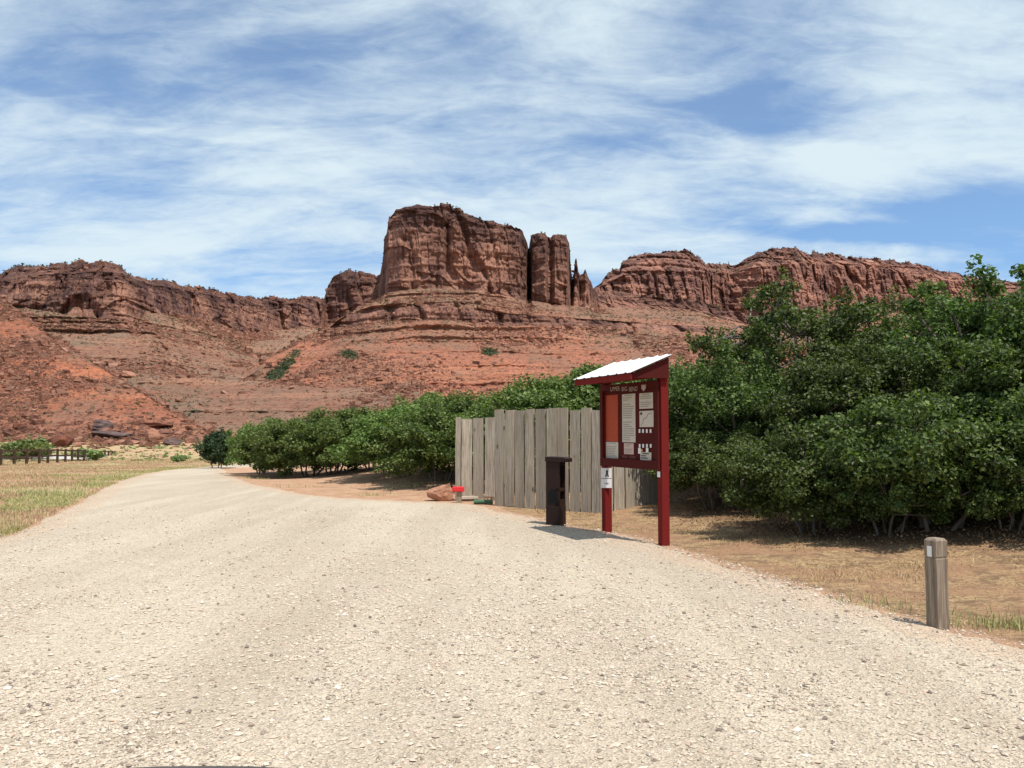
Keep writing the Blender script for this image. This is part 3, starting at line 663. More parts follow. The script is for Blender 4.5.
# ------------------------------------------------------------------ trees and shrubs
def tube(V, Fc, pts, r0, r1, ns=5):
    base = len(V); n = len(pts)
    for i, p in enumerate(pts):
        p = Vector(p); q = Vector(pts[min(i+1, n-1)])-Vector(pts[max(i-1, 0)]); q.normalize()
        a = q.orthogonal().normalized(); b = q.cross(a); r = r0+(r1-r0)*(i/(n-1))
        for k in range(ns):
            an = 2*math.pi*k/ns; V.append(tuple(p+a*math.cos(an)*r+b*math.sin(an)*r))
    for i in range(n-1):
        for k in range(ns):
            Fc.append((base+i*ns+k, base+i*ns+(k+1) % ns, base+(i+1)*ns+(k+1) % ns, base+(i+1)*ns+k))
def make_tree(name, seed, rx, ry, h, base, nclump, nleaf, lsize, leaf=M_leaf, crad=.5, stems=5, shell=.5, gap=.35, low=0.0):
    g = np.random.default_rng(seed)
    root = empty(name)
    cc = []
    zc = (h+base)/2; rz = (h-base)/2
    tries = 0
    while len(cc) < nclump and tries < 20000:
        tries += 1
        d = g.normal(size=3); d /= np.linalg.norm(d)
        if d[2] < -.75+low: continue
        lump = 1+.28*float(fbm(np.array(d[0]*1.8+seed), np.array(d[1]*1.8), np.array(d[2]*1.8), 3))
        if float(vn(np.array(d[0]*2.6+seed*3), np.array(d[1]*2.6), np.array(d[2]*2.6))) < gap: continue
        rr_ = g.uniform(shell, 1.0)*lump
        p = np.array([d[0]*rx*rr_, d[1]*ry*rr_, zc+d[2]*rz*rr_])
        if p[2] < base*.7: p[2] = base*.7+g.random()*.2
        cc.append(p)
    cc = np.array(cc)
    rad = crad*g.uniform(.55, 1.25, len(cc))
    V, Fc = leaf_cloud(cc, rad, nleaf, lsize, seed+1, .65)
    # a few stray leafy sprigs breaking the outline
    k = len(cc)//3; sel = g.choice(len(cc), k)
    dirs = cc[sel]-np.array([0, 0, zc*.8]); dirs /= np.linalg.norm(dirs, axis=1)[:, None]
    V2, F2 = leaf_cloud(cc[sel]+dirs*(crad*.8), crad*.4, max(6, nleaf//6), lsize, seed+2, 1.2)
    crown = np_mesh('crown', np.concatenate([V, V2]), np.concatenate([Fc, F2+len(V)]), False, [leaf], root)
    TV, TF = [], []
    st = []
    for s in range(stems):
        a = 2*math.pi*(s+g.random()*.7)/stems; sp_ = g.uniform(.25, .55)
        top = np.array([math.cos(a)*rx*sp_, math.sin(a)*ry*sp_, base+(h-base)*g.uniform(.35, .6)])
        b0 = np.array([math.cos(a)*.18, math.sin(a)*.18, -.25])
        pts = [b0+(top-b0)*t+np.append(g.normal(size=2)*.06*h*t*(1-t)*2, 0)+np.array([0, 0, math.sin(t*3.14)*.08*h]) for t in np.linspace(0, 1, 6)]
        tube(TV, TF, pts, .011*h+.012, .006*h+.006, 6); st.append(pts)
    for c in cc[:: max(1, len(cc)//90)]:
        P_ = min((p for s in st for p in s[2:]), key=lambda q: np.linalg.norm(q-c))
        mid = (P_+c)/2+g.normal(size=3)*.12
        tube(TV, TF, [P_, mid, c, c+(c-mid)*.3], .007*h+.004, .004, 4)
    np_mesh('trunk', np.array(TV), np.array(TF), True, [M_bark], root)
    return root
def copy_tree(root):
    r = root.copy(); C.objects.link(r)
    for ch in list(root.children):
        c = ch.copy(); C.objects.link(c); c.parent = r
    return r
USED = set()
def place(root, x, y, rz=0, s=1, label='', group=None, dz=0, cat='shrub', sz=None):
    o = root if root.name not in USED else copy_tree(root)
    USED.add(o.name)
    z = float(gz(np.array([x]), np.array([y]))[0])
    o.location = (x, y, z+dz); o.rotation_euler = (0, 0, rz); o.scale = (s, s, sz or s)
    tag(o, label, cat, group); return o
G1 = 'green oak shrubs in the thicket right of the kiosk'
big = [make_tree('oak_shrub', 31+i, 1.95, 1.9, 2.75, .08, 230, 330, .057, crad=.36, stems=6, shell=.4, gap=.37) for i in range(3)]
low = [make_tree('oak_shrub', 61+i, 1.7, 1.5, 1.75, .05, 170, 270, .052, crad=.30, stems=5, shell=.35, gap=.34) for i in range(2)]
tall = make_tree('oak_tree', 77, 2.0, 2.0, 4.0, 1.6, 95, 190, .07, crad=.36, stems=5, shell=.35, gap=.42)
place(big[0], 4.6, 17.6, .3, 1.02, 'rounded oak shrub directly right of the kiosk post', G1)
place(big[1], 6.1, 15.2, 1.3, 1.0, 'broad oak shrub at the middle of the thicket front', G1)
place(big[2], 8.0, 13.6, 2.1, 1.08, 'dense oak shrub rising behind the bollard', G1, sz=1.0)
place(low[0], 4.6, 12.95, .5, .9, 'low sprawling oak shrub reaching over the straw grass', G1)
place(low[1], 6.0, 12.1, 1.9, 1.1, 'low oak shrub with drooping boughs left of the bollard', G1)
place(low[0], 7.7, 11.1, 2.7, .9, 'low dark oak shrub at the right edge behind the bollard', G1)
place(low[0], 5.35, 12.2, 3.9, .72, 'smallest low oak shrub spilling onto the straw in front of the thicket', G1)
place(low[1], 6.75, 11.55, .9, .62, 'small low oak shrub filling the foot of the thicket nearest the bollard', G1)
place(low[1], 3.9, 16.3, 4.0, .85, 'low oak shrub against the end of the plank fence', G1)
place(big[0], 9.4, 12.2, 3.6, 1.2, 'large oak shrub cut by the right edge of the photo', G1, sz=1.25)
place(big[1], 7.4, 17.8, 4.4, 1.22, 'tall oak shrub behind the front row, below the open crowned tree', G1, sz=1.0)
place(big[2], 4.6, 21.5, 5.2, 1.05, 'pale topped oak shrub farthest back beside the kiosk roof', G1)
place(tall, 6.15, 18.4, .4, 1.08, 'open crowned oak tree with gaps showing the red mesa', 'taller oak trees in the thicket', cat='tree')
place(tall, 8.6, 14.4, 2.6, 1.0, 'tall oak tree highest at the right edge of the photo', 'taller oak trees in the thicket', sz=.95, cat='tree')
place(tall, 9.0, 19.6, 4.1, 1.05, 'tall oak tree standing behind the right hand oaks', 'taller oak trees in the thicket', cat='tree')
place(big[1], 9.3, 14.6, 5.5, 1.05, 'tall dense oak shrub under the highest tree at the right edge', G1, sz=1.36)
# behind the plank fence
G2 = 'green shrubs behind the plank fence and along the bank'
mid = [make_tree('green_shrub', 91+i, 2.4, 2.0, 2.7, .05, 200, 190, .088, M_leafm, crad=.43, stems=5, shell=.45, gap=.25) for i in range(3)]
def spot(px, Y): return (px-512)/F*Y, Y
def bush(i, px, Y, rz, s, label, grp=G2, sz=None, dz=0):
    x, y = spot(px, Y); return place(mid[i], x, y, rz, s, label, grp, dz, sz=sz)
bush(0, 540, 22.5, .2, 1.0, 'tall green shrub rising above the middle of the plank fence', sz=.98)
bush(1, 592, 23.5, 1.8, 1.05, 'tall green shrub above the plank fence just left of the kiosk roof', sz=1.06)
bush(2, 478, 25.5, 2.9, 1.0, 'green shrub above the left end of the plank fence', sz=.85)
bush(1, 640, 24, 3.5, 1.05, 'green shrub seen under the kiosk roof behind the fence', sz=1.0)
bush(0, 440, 24.5, 4.2, .85, 'shrub with foliage down to the rock left of the fence', sz=.78)
bush(2, 405, 27, 5.1, .95, 'yellowish green shrub on the bank left of the plank fence', sz=.78)
bush(1, 372, 31, .9, .95, 'shrub in the middle of the bank row', sz=.8)
bush(0, 335, 32, 2.3, .95, 'shrub with bare lower branches over the pink bank', sz=.82)
bush(2, 312, 33.5, 3.3, .95, 'broad low shrub third from the left end of the row', sz=.8)
bush(1, 286, 36, 4.7, .95, 'rounded shrub second from the left end of the row', sz=.84)
bush(0, 262, 38.5, 5.7, .72, 'shrub at the left end of the row beside the road', sz=.85)
bush(2, 430, 33, 1.1, 1.1, 'taller shrub at the back of the bank row near the fence', sz=.95)
dk = make_tree('round_shrub', 131, 1.1, 1.1, 2.2, .1, 130, 150, .1, M_leafd, crad=.4, stems=3, shell=.3, gap=.1)
_p = ghit(208, 469); place(dk, _p[0], _p[1]+1.5, 0, 1.0, 'small dark round shrub alone at the bend of the road', cat='shrub')
wd = make_tree('weed_bush', 141, 1.9, 1.2, 1.5, .05, 60, 60, .22, M_wscrub, crad=.45, stems=3, shell=.3, gap=.1)
for px, Y, s, lb in ((28, 95, 1.75, 'wide bright green bush behind the left rail fence'), (88, 100, 1.0, 'small pale green bush beside the blocky dark red boulder'), (180, 78, .5, 'tiny green bush on the pink bank left of the dark round shrub')):
    x, y = spot(px, Y); place(wd, x, y, px, s, lb, 'pale green bushes on the flat', cat='bush')

# ------------------------------------------------------------------ grass, litter, pebbles
def blades(name, x, y, h, w, mat, seed, label, cat, lean=.5, z=None):
    g = np.random.default_rng(seed); n = len(x)
    zz = gz(x, y) if z is None else z
    a = g.uniform(0, 6.28, n); b = g.uniform(0, 6.28, n); L = g.random(n)*lean*h
    w = w*g.uniform(.6, 1.4, n)
    p = np.stack([x, y, zz-.01], -1)
    sx = np.stack([np.cos(a)*w, np.sin(a)*w, a*0], -1)
    tip = p+np.stack([np.cos(b)*L, np.sin(b)*L, h], -1)
    midp = (p+tip)/2+np.stack([-np.cos(b)*L*.18, -np.sin(b)*L*.18, h*.06], -1)
    V = np.stack([p-sx, p+sx, midp+sx*.7, midp-sx*.7, tip], 1).reshape(-1, 3)
    i = 5*np.arange(n)[:, None]
    return tag(np_mesh(name, V, [i+np.array([[0, 1, 2, 3]]), i+np.array([[3, 2, 4]])], False, [mat]), label, cat, kind='stuff')
g = np.random.default_rng(5)
def wedge(n, px0, px1, Y0, Y1, seed, pw=1.0):
    g = np.random.default_rng(seed); px = g.uniform(px0, px1, n); u = g.random(n)
    if pw == 0: Y = 1/(1/Y0+(1/Y1-1/Y0)*u)
    else: Y = (Y0**pw+(Y1**pw-Y0**pw)*u)**(1/pw)
    return (px-512)/F*Y, Y
# golden straw on the right
x, y = wedge(150000, 480, 1120, 5.5, 22, 1, 1.2); d = sdf(x, y)
tx = np.interp(-y, -THICK[:, 1], THICK[:, 0], left=3, right=14)
dn = vn(x*1.3, y*1.3, x*0); k = (d > .03) & (RandK := np.random.default_rng(2).random(len(x)) < sst(.35, .8, dn)*sst(0, .8, d)*.75+.03) & (x > -1.2) & (x-tx < .8)
x, y = x[k], y[k]; g = np.random.default_rng(3)
blades('straw_grass', x, y, g.uniform(.012, .06, len(x))*(.4+1.3*vn(x*1.4, y*1.4, x*0)), .0022+.00015*y, M_straw, 4, 'short golden dry grass on the verge right of the gravel', 'grass', 1.4)
# green tufts by the gravel edge
cx = []
for px, py, n, s in ((1004, 626, 330, .13), (1022, 616, 120, .3), (905, 614, 70, .3), (846, 601, 45, .08), (952, 626, 40, .08), (880, 606, 60, .16), (560, 497, 40, .2), (410, 490, 130, .3), (372, 495, 90, .2), (395, 487, 90, .35), (300, 487, 60, .3), (255, 478, 120, .5), (480, 500, 60, .2), (650, 500, 80, .25)):
    p = ghit(px, py); gg = np.random.default_rng(px); q = p[:2]+gg.normal(size=(n, 2))*s*np.array([1.3, .8]); cx.append(q)
cx = np.concatenate(cx)
blades('green_grass', cx[:, 0], cx[:, 1], np.random.default_rng(8).uniform(.02, .13, len(cx)), .0025+.00018*cx[:, 1], M_mgreen, 9, 'sparse green grass tufts along the gravel edge', 'grass', .6)
# meadow on the left
x, y = wedge(260000, -90, 235, 9, 112, 21, .3); d = sdf(x, y)
rg = np.random.default_rng(22); k = (d > .25-.8*vn(x*1.2, y*1.2, x*0)) & (rg.random(len(x)) < .25+.75*sst(.3, .6, vn(x*.5, y*.35, x*0+11))) & (y > 10)
xl = np.interp(y, [3, 9]+list(LY)+[110], [-10.5, -8.2]+list(LX)+[-16]); k &= x < xl
x, y, d = x[k], y[k], d[k]
gn = vn(x*.25, y*.12, x*0+3)*.6+vn(x*.9, y*.5, x*0+7)*.4
grn = (gn+.22*sst(2.5, .5, d)-.12*sst(2, 6, d) > .6) ^ (np.random.default_rng(4).random(len(x)) < .12)
hh = np.random.default_rng(23).uniform(.02, .10, len(x))*(.4+1.2*vn(x*.6, y*.6, x*0))
blades('meadow_grass', x[~grn], y[~grn], hh[~grn], .0025+.0003*y[~grn], M_meadow, 24, 'pinkish tan dry grass in the meadow left of the road', 'grass', .8)
blades('green_grass', x[grn], y[grn], hh[grn]*.9, .0025+.0003*y[grn], M_mgreen, 25, 'yellow green grass along the left edge of the road', 'grass', .7)
# litter beneath the thicket
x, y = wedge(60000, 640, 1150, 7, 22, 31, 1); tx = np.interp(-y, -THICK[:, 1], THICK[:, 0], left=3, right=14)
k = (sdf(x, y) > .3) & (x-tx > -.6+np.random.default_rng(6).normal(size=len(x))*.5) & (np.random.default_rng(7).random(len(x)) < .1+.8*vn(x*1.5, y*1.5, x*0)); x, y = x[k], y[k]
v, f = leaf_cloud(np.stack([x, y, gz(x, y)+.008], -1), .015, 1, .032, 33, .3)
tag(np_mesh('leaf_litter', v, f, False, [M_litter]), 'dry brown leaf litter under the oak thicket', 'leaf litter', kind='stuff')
# scattered twigs and dead leaves out on the straw
x, y = wedge(26000, 640, 1100, 6.5, 20, 51, 1); gt = np.random.default_rng(52)
k = (sdf(x, y) > .15) & (gt.random(len(x)) < sst(.42, .7, vn(x*2.1, y*2.1, x*0+4)*.5+vn(x*.6, y*.6, x*0+8)*.5)); x, y = x[k], y[k]
blades('leaf_litter', x, y, gt.uniform(.006, .03, len(x)), np.full(len(x), .007), M_litter, 53, 'scattered dead leaves and twigs on the straw-coloured verge', 'leaf litter', 3.0)
# pebbles
x, y = wedge(170000, -60, 1090, 3.3, 18, 41, .1); d = sdf(x, y)
rg = np.random.default_rng(42); k = (d < .25) & (rg.random(len(x)) < .25+.75*sst(.35, .65, vn(x*1.1, y*1.1, x*0)*.6+vn(x*4, y*4, x*0)*.4)); x, y, d = x[k], y[k], d[k]; n = len(x)
base = np.array([(1, 0, 0), (0, 1, 0), (-1, 0, 0), (0, -1, 0), (0, 0, 1), (0, 0, -1)], float)
sz = np.clip(.0052*(1-rg.random(n))**-.35, 0, .018)
b = base[None]*(1+rg.uniform(-.3, .3, (n, 6, 3)))+rg.uniform(-.25, .25, (n, 6, 3)); b *= (np.stack([rg.uniform(.8, 1.7, n), rg.uniform(.7, 1.2, n), rg.uniform(.45, .9, n)], -1)*sz[:, None])[:, None]
a = rg.uniform(0, 6.28, n)[:, None]; X = b[..., 0]*np.cos(a)-b[..., 1]*np.sin(a); Yv = b[..., 0]*np.sin(a)+b[..., 1]*np.cos(a)
zr = sl(np.hypot(x, y))+.024+.018*fbm(x*.5, y*.5, x*0, 3)*sst(0, 1.5, -d)
zr = np.where(d > 0, gz(x, y), zr)
V = np.stack([X, Yv, b[..., 2]], -1)+np.stack([x, y, zr+sz*.25], -1)[:, None]
f = np.array([(0, 1, 4), (1, 2, 4), (2, 3, 4), (3, 0, 4), (1, 0, 5), (2, 1, 5), (3, 2, 5), (0, 3, 5)])
tag(np_mesh('gravel_stones', V.reshape(-1, 3), (f[None]+6*np.arange(n)[:, None, None]).reshape(-1, 3), False, [M_pebble]), 'loose pale stones on the gravel road', 'gravel', kind='stuff')
# far paved road glimpsed through the rail fence
bm = bmesh.new(); pr = [(-130, 84, 4), (-95, 88, 4), (-70, 92, 4), (-52, 97, 4), (-49, 99, 4)]
vs = [(bm.verts.new((x, y-2.6, float(gz(np.array([x]), np.array([y-2.6]))[0])+.25)), bm.verts.new((x, y+5, float(gz(np.array([x]), np.array([y+5.]))[0])+.5))) for x, y, _ in pr]
for a, b in zip(vs, vs[1:]): bm.faces.new((a[0], b[0], b[1], a[1]))
tag(bm_obj('paved_road', bm, M_asph), 'pale paved road beyond the rail fence', kind='structure')

# ------------------------------------------------------------------ rail fence on the left
rf = empty('rail_fence', (0, 0, 0)); tag(rf, 'long low dark brown two-rail wooden fence across the left meadow', 'fence')
fpx = [-40, -27, -13, 1, 14.6, 27, 39.6, 48.2, 57.7, 65.7, 72.3, 78.3, 84.4, 89.5, 93.3, 97, 101.5, 105, 108.5, 112.3, 115.2]
tops = []
for px in fpx:
    ty = np.interp(px, [-40, 0, 60, 115], [450.5, 449.5, 449, 451.2]); hpx = np.interp(px, [-40, 0, 40, 65, 115], [17, 15, 13.4, 11.5, 7.6])
    Y = 1.15*F/hpx; tops.append((at(px, ty, Y), Y))
for t, Y in tops:
    gzv_ = float(gz(np.array([t[0]]), np.array([t[1]]))[0])
    bm = bmesh.new(); cbox(bm, (0, 0, (t[2]+.04+min(gzv_, t[2]-1.15)-.2)/2), (.17, .17, t[2]+.04-min(gzv_, t[2]-1.15)+.2))
    o = bm_obj('post', bm, M_rail, rf); o.location = (t[0], t[1], 0)
for dz in (-.10, -.62):
    for (a, _), (b, _) in zip(tops, tops[1:]):
        bm = bmesh.new(); A = Vector(a)+Vector((0, 0, dz)); Bv = Vector(b)+Vector((0, 0, dz+random.uniform(-.03, .03))); e = Bv-A
        sd = e.cross(Vector((0, 0, 1))).normalized()*.09
        box(bm, A-sd*.5+Vector((0, -.14, -.08)), e, sd, (0, 0, .16)); bm_obj('rail', bm, M_rail, rf)

# ------------------------------------------------------------------ plank fence (privacy screen)
def px_on(P0, P1, px):
    """parameter along segment P0-P1 (ground xy) whose projection is px"""
    t = np.linspace(-.6, 1.8, 4001); X = P0[0]+(P1[0]-P0[0])*t; Y = P0[1]+(P1[1]-P0[1])*t
    q = 512+F*X/(Y*cp); return float(t[np.argmin(np.abs(q-px))])
def gzp(x, y): return float(gz(np.array([x]), np.array([y]))[0])
pf = empty('plank_fence', (1, 17.5, 0)); tag(pf, 'weathered grey vertical plank fence screening the shrubs behind the kiosk', 'fence')
def panel(A, Bp, edges, top, base, seed, nails=True, short=None):
    g = random.Random(seed); bm = bmesh.new()
    d = Vector((Bp[0]-A[0], Bp[1]-A[1], 0)); L = d.length; u = d/L; nrm = Vector((u.y, -u.x, 0))
    if nrm.y > 0: nrm = -nrm
    ts = [px_on(A, Bp, e)*L for e in edges]
    for i, (a, b) in enumerate(zip(ts, ts[1:])):
        gap = g.uniform(.02, .05); tz = top+g.uniform(-.025, .03); bz = base+g.uniform(-.03, .03) if short is None else base+short[i]
        lean = g.uniform(-.012, .012)
        o = Vector((A[0], A[1], bz))+u*(a+gap/2)+nrm*(g.uniform(0, .012))
        h = tz-bz; w = b-a-gap
        sl_ = g.uniform(-.012, .012)
        # plank, edges slightly out of true, split in height so its face is not perfectly flat
        ring = []
        for k in range(7):
            t = k/6; zz = o+Vector((0, 0, h*t))+u*(lean*t)+nrm*(math.sin(t*3.1+i)*.006)
            wob = g.uniform(-.003, .003)
            dz = Vector((0, 0, sl_)) if k == 6 else Vector((0, 0, 0))
            ring.append([bm.verts.new(zz+u*wob), bm.verts.new(zz+u*(w+wob)+dz), bm.verts.new(zz+u*(w+wob)-nrm*.028+dz), bm.verts.new(zz+u*wob-nrm*.028)])
        for r0, r1 in zip(ring, ring[1:]):
            for k in range(4): bm.faces.new((r0[k], r0[(k+1) % 4], r1[(k+1) % 4], r1[k]))
        bm.faces.new(ring[0][::-1]); bm.faces.new(ring[-1])
    o_ = bm_obj('board_panel', bm, M_board, pf); o_.matrix_parent_inverse = Matrix.Translation((-1, -17.5, 0))
    for zf in (.22, .82):
        bm = bmesh.new(); z = base+(top-base)*zf
        box(bm, Vector((A[0], A[1], z-.045))+u*(ts[0]+.02)-nrm*.032, u*(ts[-1]-ts[0]-.04), -nrm*.04, (0, 0, .09))
        r_ = bm_obj('rail', bm, M_board, pf); r_.matrix_parent_inverse = Matrix.Translation((-1, -17.5, 0))
    for e in (ts[0]+.05, ts[-1]-.15):
        bm = bmesh.new(); box(bm, Vector((A[0], A[1], base-.3))+u*e-nrm*.075, u*.1, -nrm*.1, (0, 0, top-base+.25))
        r_ = bm_obj('post', bm, M_board, pf); r_.matrix_parent_inverse = Matrix.Translation((-1, -17.5, 0))
K1 = ghit(455, 500)[:2]; K2 = ghit(497, 501)[:2]
panel(K1, K2, [455, 461, 473, 484, 495.5], 1.93, .0, 1, short=[-.05, .0, .07, .1])
Q1 = ghit(494, 505.5)[:2]; Q2 = ghit(603, 514)[:2]
panel(Q1, Q2, [494.4, 504.4, 514.5, 524.5, 535, 546, 557.4, 569, 580.4, 591.2, 603], 2.06, -.02, 2)
T1 = (Q2[0]+.02, Q2[1]+.03); T2 = ghit(659, 509)[:2]
panel(T1, T2, [603.5, 612.5, 624, 635.5, 647, 658], 2.0, .03, 3)

# ------------------------------------------------------------------ kiosk
A0 = Vector((*ghit(607, 532.5)[:2], 0)); B0 = Vector((*ghit(664, 545.5)[:2], 0))
U = (B0-A0).normalized(); L = (B0-A0).length; NN = Vector((U.y, -U.x, 0))
if NN.x > 0: NN = -NN
ZV = Vector((0, 0, 1))
ki = empty('information_kiosk', A0); tag(ki, 'dark red wooden notice kiosk with a white metal shed roof', 'kiosk')
MI = Matrix.Translation(-A0)
def kp(name, bm, mat, parent=None, **kw):
    o = bm_obj(name, bm, mat, parent or ki, **kw)
    if parent is None: o.matrix_parent_inverse = MI
    return o
# posts (the panel hangs between them)
for s, hgt in ((0, 2.55), (L, 2.6)):
    bm = bmesh.new(); box(bm, A0+U*(s-.06)-NN*.06+ZV*-.3, U*.12, NN*.12, ZV*(hgt+.3)); kp('post', bm, M_red, bevel=.006)
zb, zt = 1.08, 2.34
bm = bmesh.new(); box(bm, A0+U*.072+NN*.0+ZV*zb, U*(L-.144), NN*.035, ZV*(zt-zb)); kp('notice_board', bm, M_redd)
bm = bmesh.new()
for z0_, h_ in ((zb-.02, .13), (zt-.09, .09)): box(bm, A0+U*-.03+NN*.072+ZV*z0_, U*(L+.06), NN*.03, ZV*h_)
for s in (-.03, L-.055): box(bm, A0+U*s+NN*.072+ZV*(zb+.112), U*.085, NN*.029, ZV*(zt-zb-.205))
kp('board_frame', bm, M_redd, bevel=.003)
def uu(px):
    a, b = A0, B0; return px_on((a.x, a.y), (b.x, b.y), px)*L
def zat(px, py):
    s = uu(px); Y = (A0+U*s).y; return float(at(px, py, Y)[2])
def sheet(name, px0, px1, py0, py1, mat, lines=0, ink=M_inkl, seed=0, proud=.037, label=None, th_=.004, blocks=()):
    g = random.Random(seed)
    u0, u1 = uu(px0), uu(px1); z1_, z0_ = zat((px0+px1)/2, py0), zat((px0+px1)/2, py1)
    o = A0+U*u0+NN*proud+ZV*z0_
    bm = bmesh.new(); box(bm, o, U*(u1-u0), NN*th_, ZV*(z1_-z0_)); ob = kp(name, bm, mat)
    if label: ob['label'] = label
    if lines:
        bm = bmesh.new(); w = u1-u0; h = z1_-z0_
        for i in range(lines):
            if g.random() < .08: continue
            zz = h*(1-(i+.9)/(lines+.8)); ww = w*(g.uniform(.45, .84)); x0 = w*.08
            if i == 0: x0, ww = w*.2, w*.6
            box(bm, o+U*x0+ZV*zz+NN*(th_+.0005), U*ww, NN*.0015, ZV*(h/lines*.4))
        t = kp('printed_text', bm, ink, ob)
    return ob
sheet('notice', 607.8, 620.3, 395, 441.5, M_orange, 20, paint('brown_ink', (.38, .07, .03), .8, 0), 1, label='tall orange notice')
sheet('notice', 608, 620.3, 442, 460.5, M_paper, 10, seed=2, label='white notice below the orange one')
sheet('notice', 624.6, 637.8, 394, 442.3, M_paper, 21, seed=3, label='tall white printed notice in the middle')
sheet('notice', 626.2, 635.8, 443.2, 454.2, M_paper2, 6, seed=4, label='small pinkish notice')
sheet('notice', 642, 655.6, 393, 408.6, M_paper, 7, seed=5, label='upper white notice at the right')
mp_ = sheet('notice', 642, 656, 410.8, 427, M_paper, 0, seed=6, label='white map sheet')
# map lines
bm = bmesh.new(); u0, u1 = uu(642), uu(656); z0_ = zat(649, 427); z1_ = zat(649, 410.8)
mo = A0+U*u0+NN*.0415+ZV*z0_; w_ = u1-u0; h_ = z1_-z0_
pts = [(.1, .1), (.25, .3), (.3, .5), (.5, .6), (.62, .8), (.9, .88)]
for (a, b), (c_, d_) in zip(pts, pts[1:]):
    p = mo+U*(a*w_)+ZV*(b*h_); e = U*((c_-a)*w_)+ZV*((d_-b)*h_); sdv = e.cross(NN).normalized()*.006; box(bm, p, e, sdv, NN*.0015)
kp('map_line', bm, M_ink, mp_)
bm = bmesh.new(); box(bm, mo+U*(.06*w_)+ZV*(.76*h_), U*(.14*w_), NN*.0015, ZV*(.16*h_)); kp('map_key', bm, M_ink, mp_)
sheet('notice', 642.5, 653.5, 452.3, 460.5, M_paper, 3, M_ink, seed=7, label='small white notice at lower right')
for row, ys in enumerate(((429.2, 432.8), (444, 447.6))):
    for j, px in enumerate((641.9, 645.4, 649.2, 653)):
        sheet('hook_tag', px-.7, px+.8, ys[0], ys[1], M_tagw, proud=.037, th_=.006)
sheet('hook_tag', 640.9, 643.4, 447.9, 453.6, M_tagw, proud=.044, th_=.006, label='white and orange hanging tag'); sheet('hook_tag', 648.7, 651, 447.9, 452.2, M_tagw, proud=.044, th_=.006)
sheet('hook_tag', 643.7, 645.2, 449.2, 451.6, M_tago, proud=.044, th_=.006, label='small orange hanging tag')
def text(s, px0, px1, pyc, hm, name, mat, proud):
    cu = bpy.data.curves.new(name, 'FONT'); cu.body = s; cu.size = 1; cu.extrude = .0; cu.align_x = 'CENTER'; cu.align_y = 'CENTER'
    o = bpy.data.objects.new(name, cu); C.objects.link(o); bpy.context.view_layer.update()
    dg = bpy.context.evaluated_depsgraph_get(); me = bpy.data.meshes.new_from_object(o.evaluated_get(dg)); bpy.data.objects.remove(o)
    xs = [v.co.x for v in me.vertices]; ys = [v.co.y for v in me.vertices]; w = max(xs)-min(xs); hh = max(ys)-min(ys); cx_, cy_ = (max(xs)+min(xs))/2, (max(ys)+min(ys))/2
    u0, u1 = uu(px0), uu(px1); zc = zat((px0+px1)/2, pyc)
    c = A0+U*((u0+u1)/2)+NN*proud+ZV*zc; k = (u1-u0)/w
    for v in me.vertices: v.co = c+U*((v.co.x-cx_)*k)+ZV*((v.co.y-cy_)*hm/hh)
    me.materials.append(mat); ob = bpy.data.objects.new(name, me); C.objects.link(ob); ob.parent = ki; ob.matrix_parent_inverse = MI; return ob
for w_t, a_, b_ in (('UPPER', 616.5, 626), ('BIG', 628, 633.5), ('BEND', 635.5, 643.8)): text(w_t, a_, b_, 389.0, .066, 'title_word', M_letter, .1035)
bm = bmesh.new(); u0, u1 = uu(648), uu(652.3); zc = zat(650, 388)
prism(bm, [A0+U*(u0+(u1-u0)*a)+ZV*(zc+b)+NN*.1025 for a, b in ((0, .045), (1, .045), (1, -.01), (.5, -.05), (0, -.01))], NN*.003); kp('emblem', bm, M_letter)
u0 = uu(624); u1 = uu(638.5); zc = zat(631, 457)
for a, b in ((0, .42), (.52, .44)):
    bm = bmesh.new()
    nlt = 5
    for i in range(nlt): box(bm, A0+U*(u0+(u1-u0)*(a+b*i/nlt))+NN*.037+ZV*(zc-.02), U*((u1-u0)*b/nlt*.62), NN*.003, ZV*(.045 if i % 2 else .04))
    kp('lower_lettering', bm, M_dim)
# roof: high edge over the board, eave out in front
zr_, ze_ = 2.70, 2.425; fo, bo = .62, .06; s0_, s1_ = .06, L+.16
def roofz(o): return zr_+(ze_-zr_)*(o+bo)/(fo+bo)
bm = bmesh.new(); nW = 84
rows_ = []
for oo in (-bo, .2, fo):
    rw = []
    for i in range(nW+1):
        s = s0_+(s1_-s0_)*i/nW; ph = (i % 12)/12; rib = .016*max(0, 1-abs(ph-.5)*7)
        rw.append((A0+U*s+NN*oo+ZV*(roofz(oo)+rib)))
    rows_.append(rw)
vt = [[bm.verts.new(p) for p in r] for r in rows_]; vb = [[bm.verts.new(p-ZV*.006) for p in r] for r in rows_]
for r in range(2):
    for i in range(nW):
        bm.faces.new((vt[r][i], vt[r][i+1], vt[r+1][i+1], vt[r+1][i])); bm.faces.new((vb[r][i], vb[r+1][i], vb[r+1][i+1], vb[r][i+1]))
for i in range(nW):
    bm.faces.new((vt[0][i], vb[0][i], vb[0][i+1], vt[0][i+1])); bm.faces.new((vt[2][i], vt[2][i+1], vb[2][i+1], vb[2][i]))
for r in range(2):
    bm.faces.new((vt[r][0], vt[r+1][0], vb[r+1][0], vb[r][0])); bm.faces.new((vt[r][-1], vb[r][-1], vb[r+1][-1], vt[r+1][-1]))
kp('roof', bm, M_white)
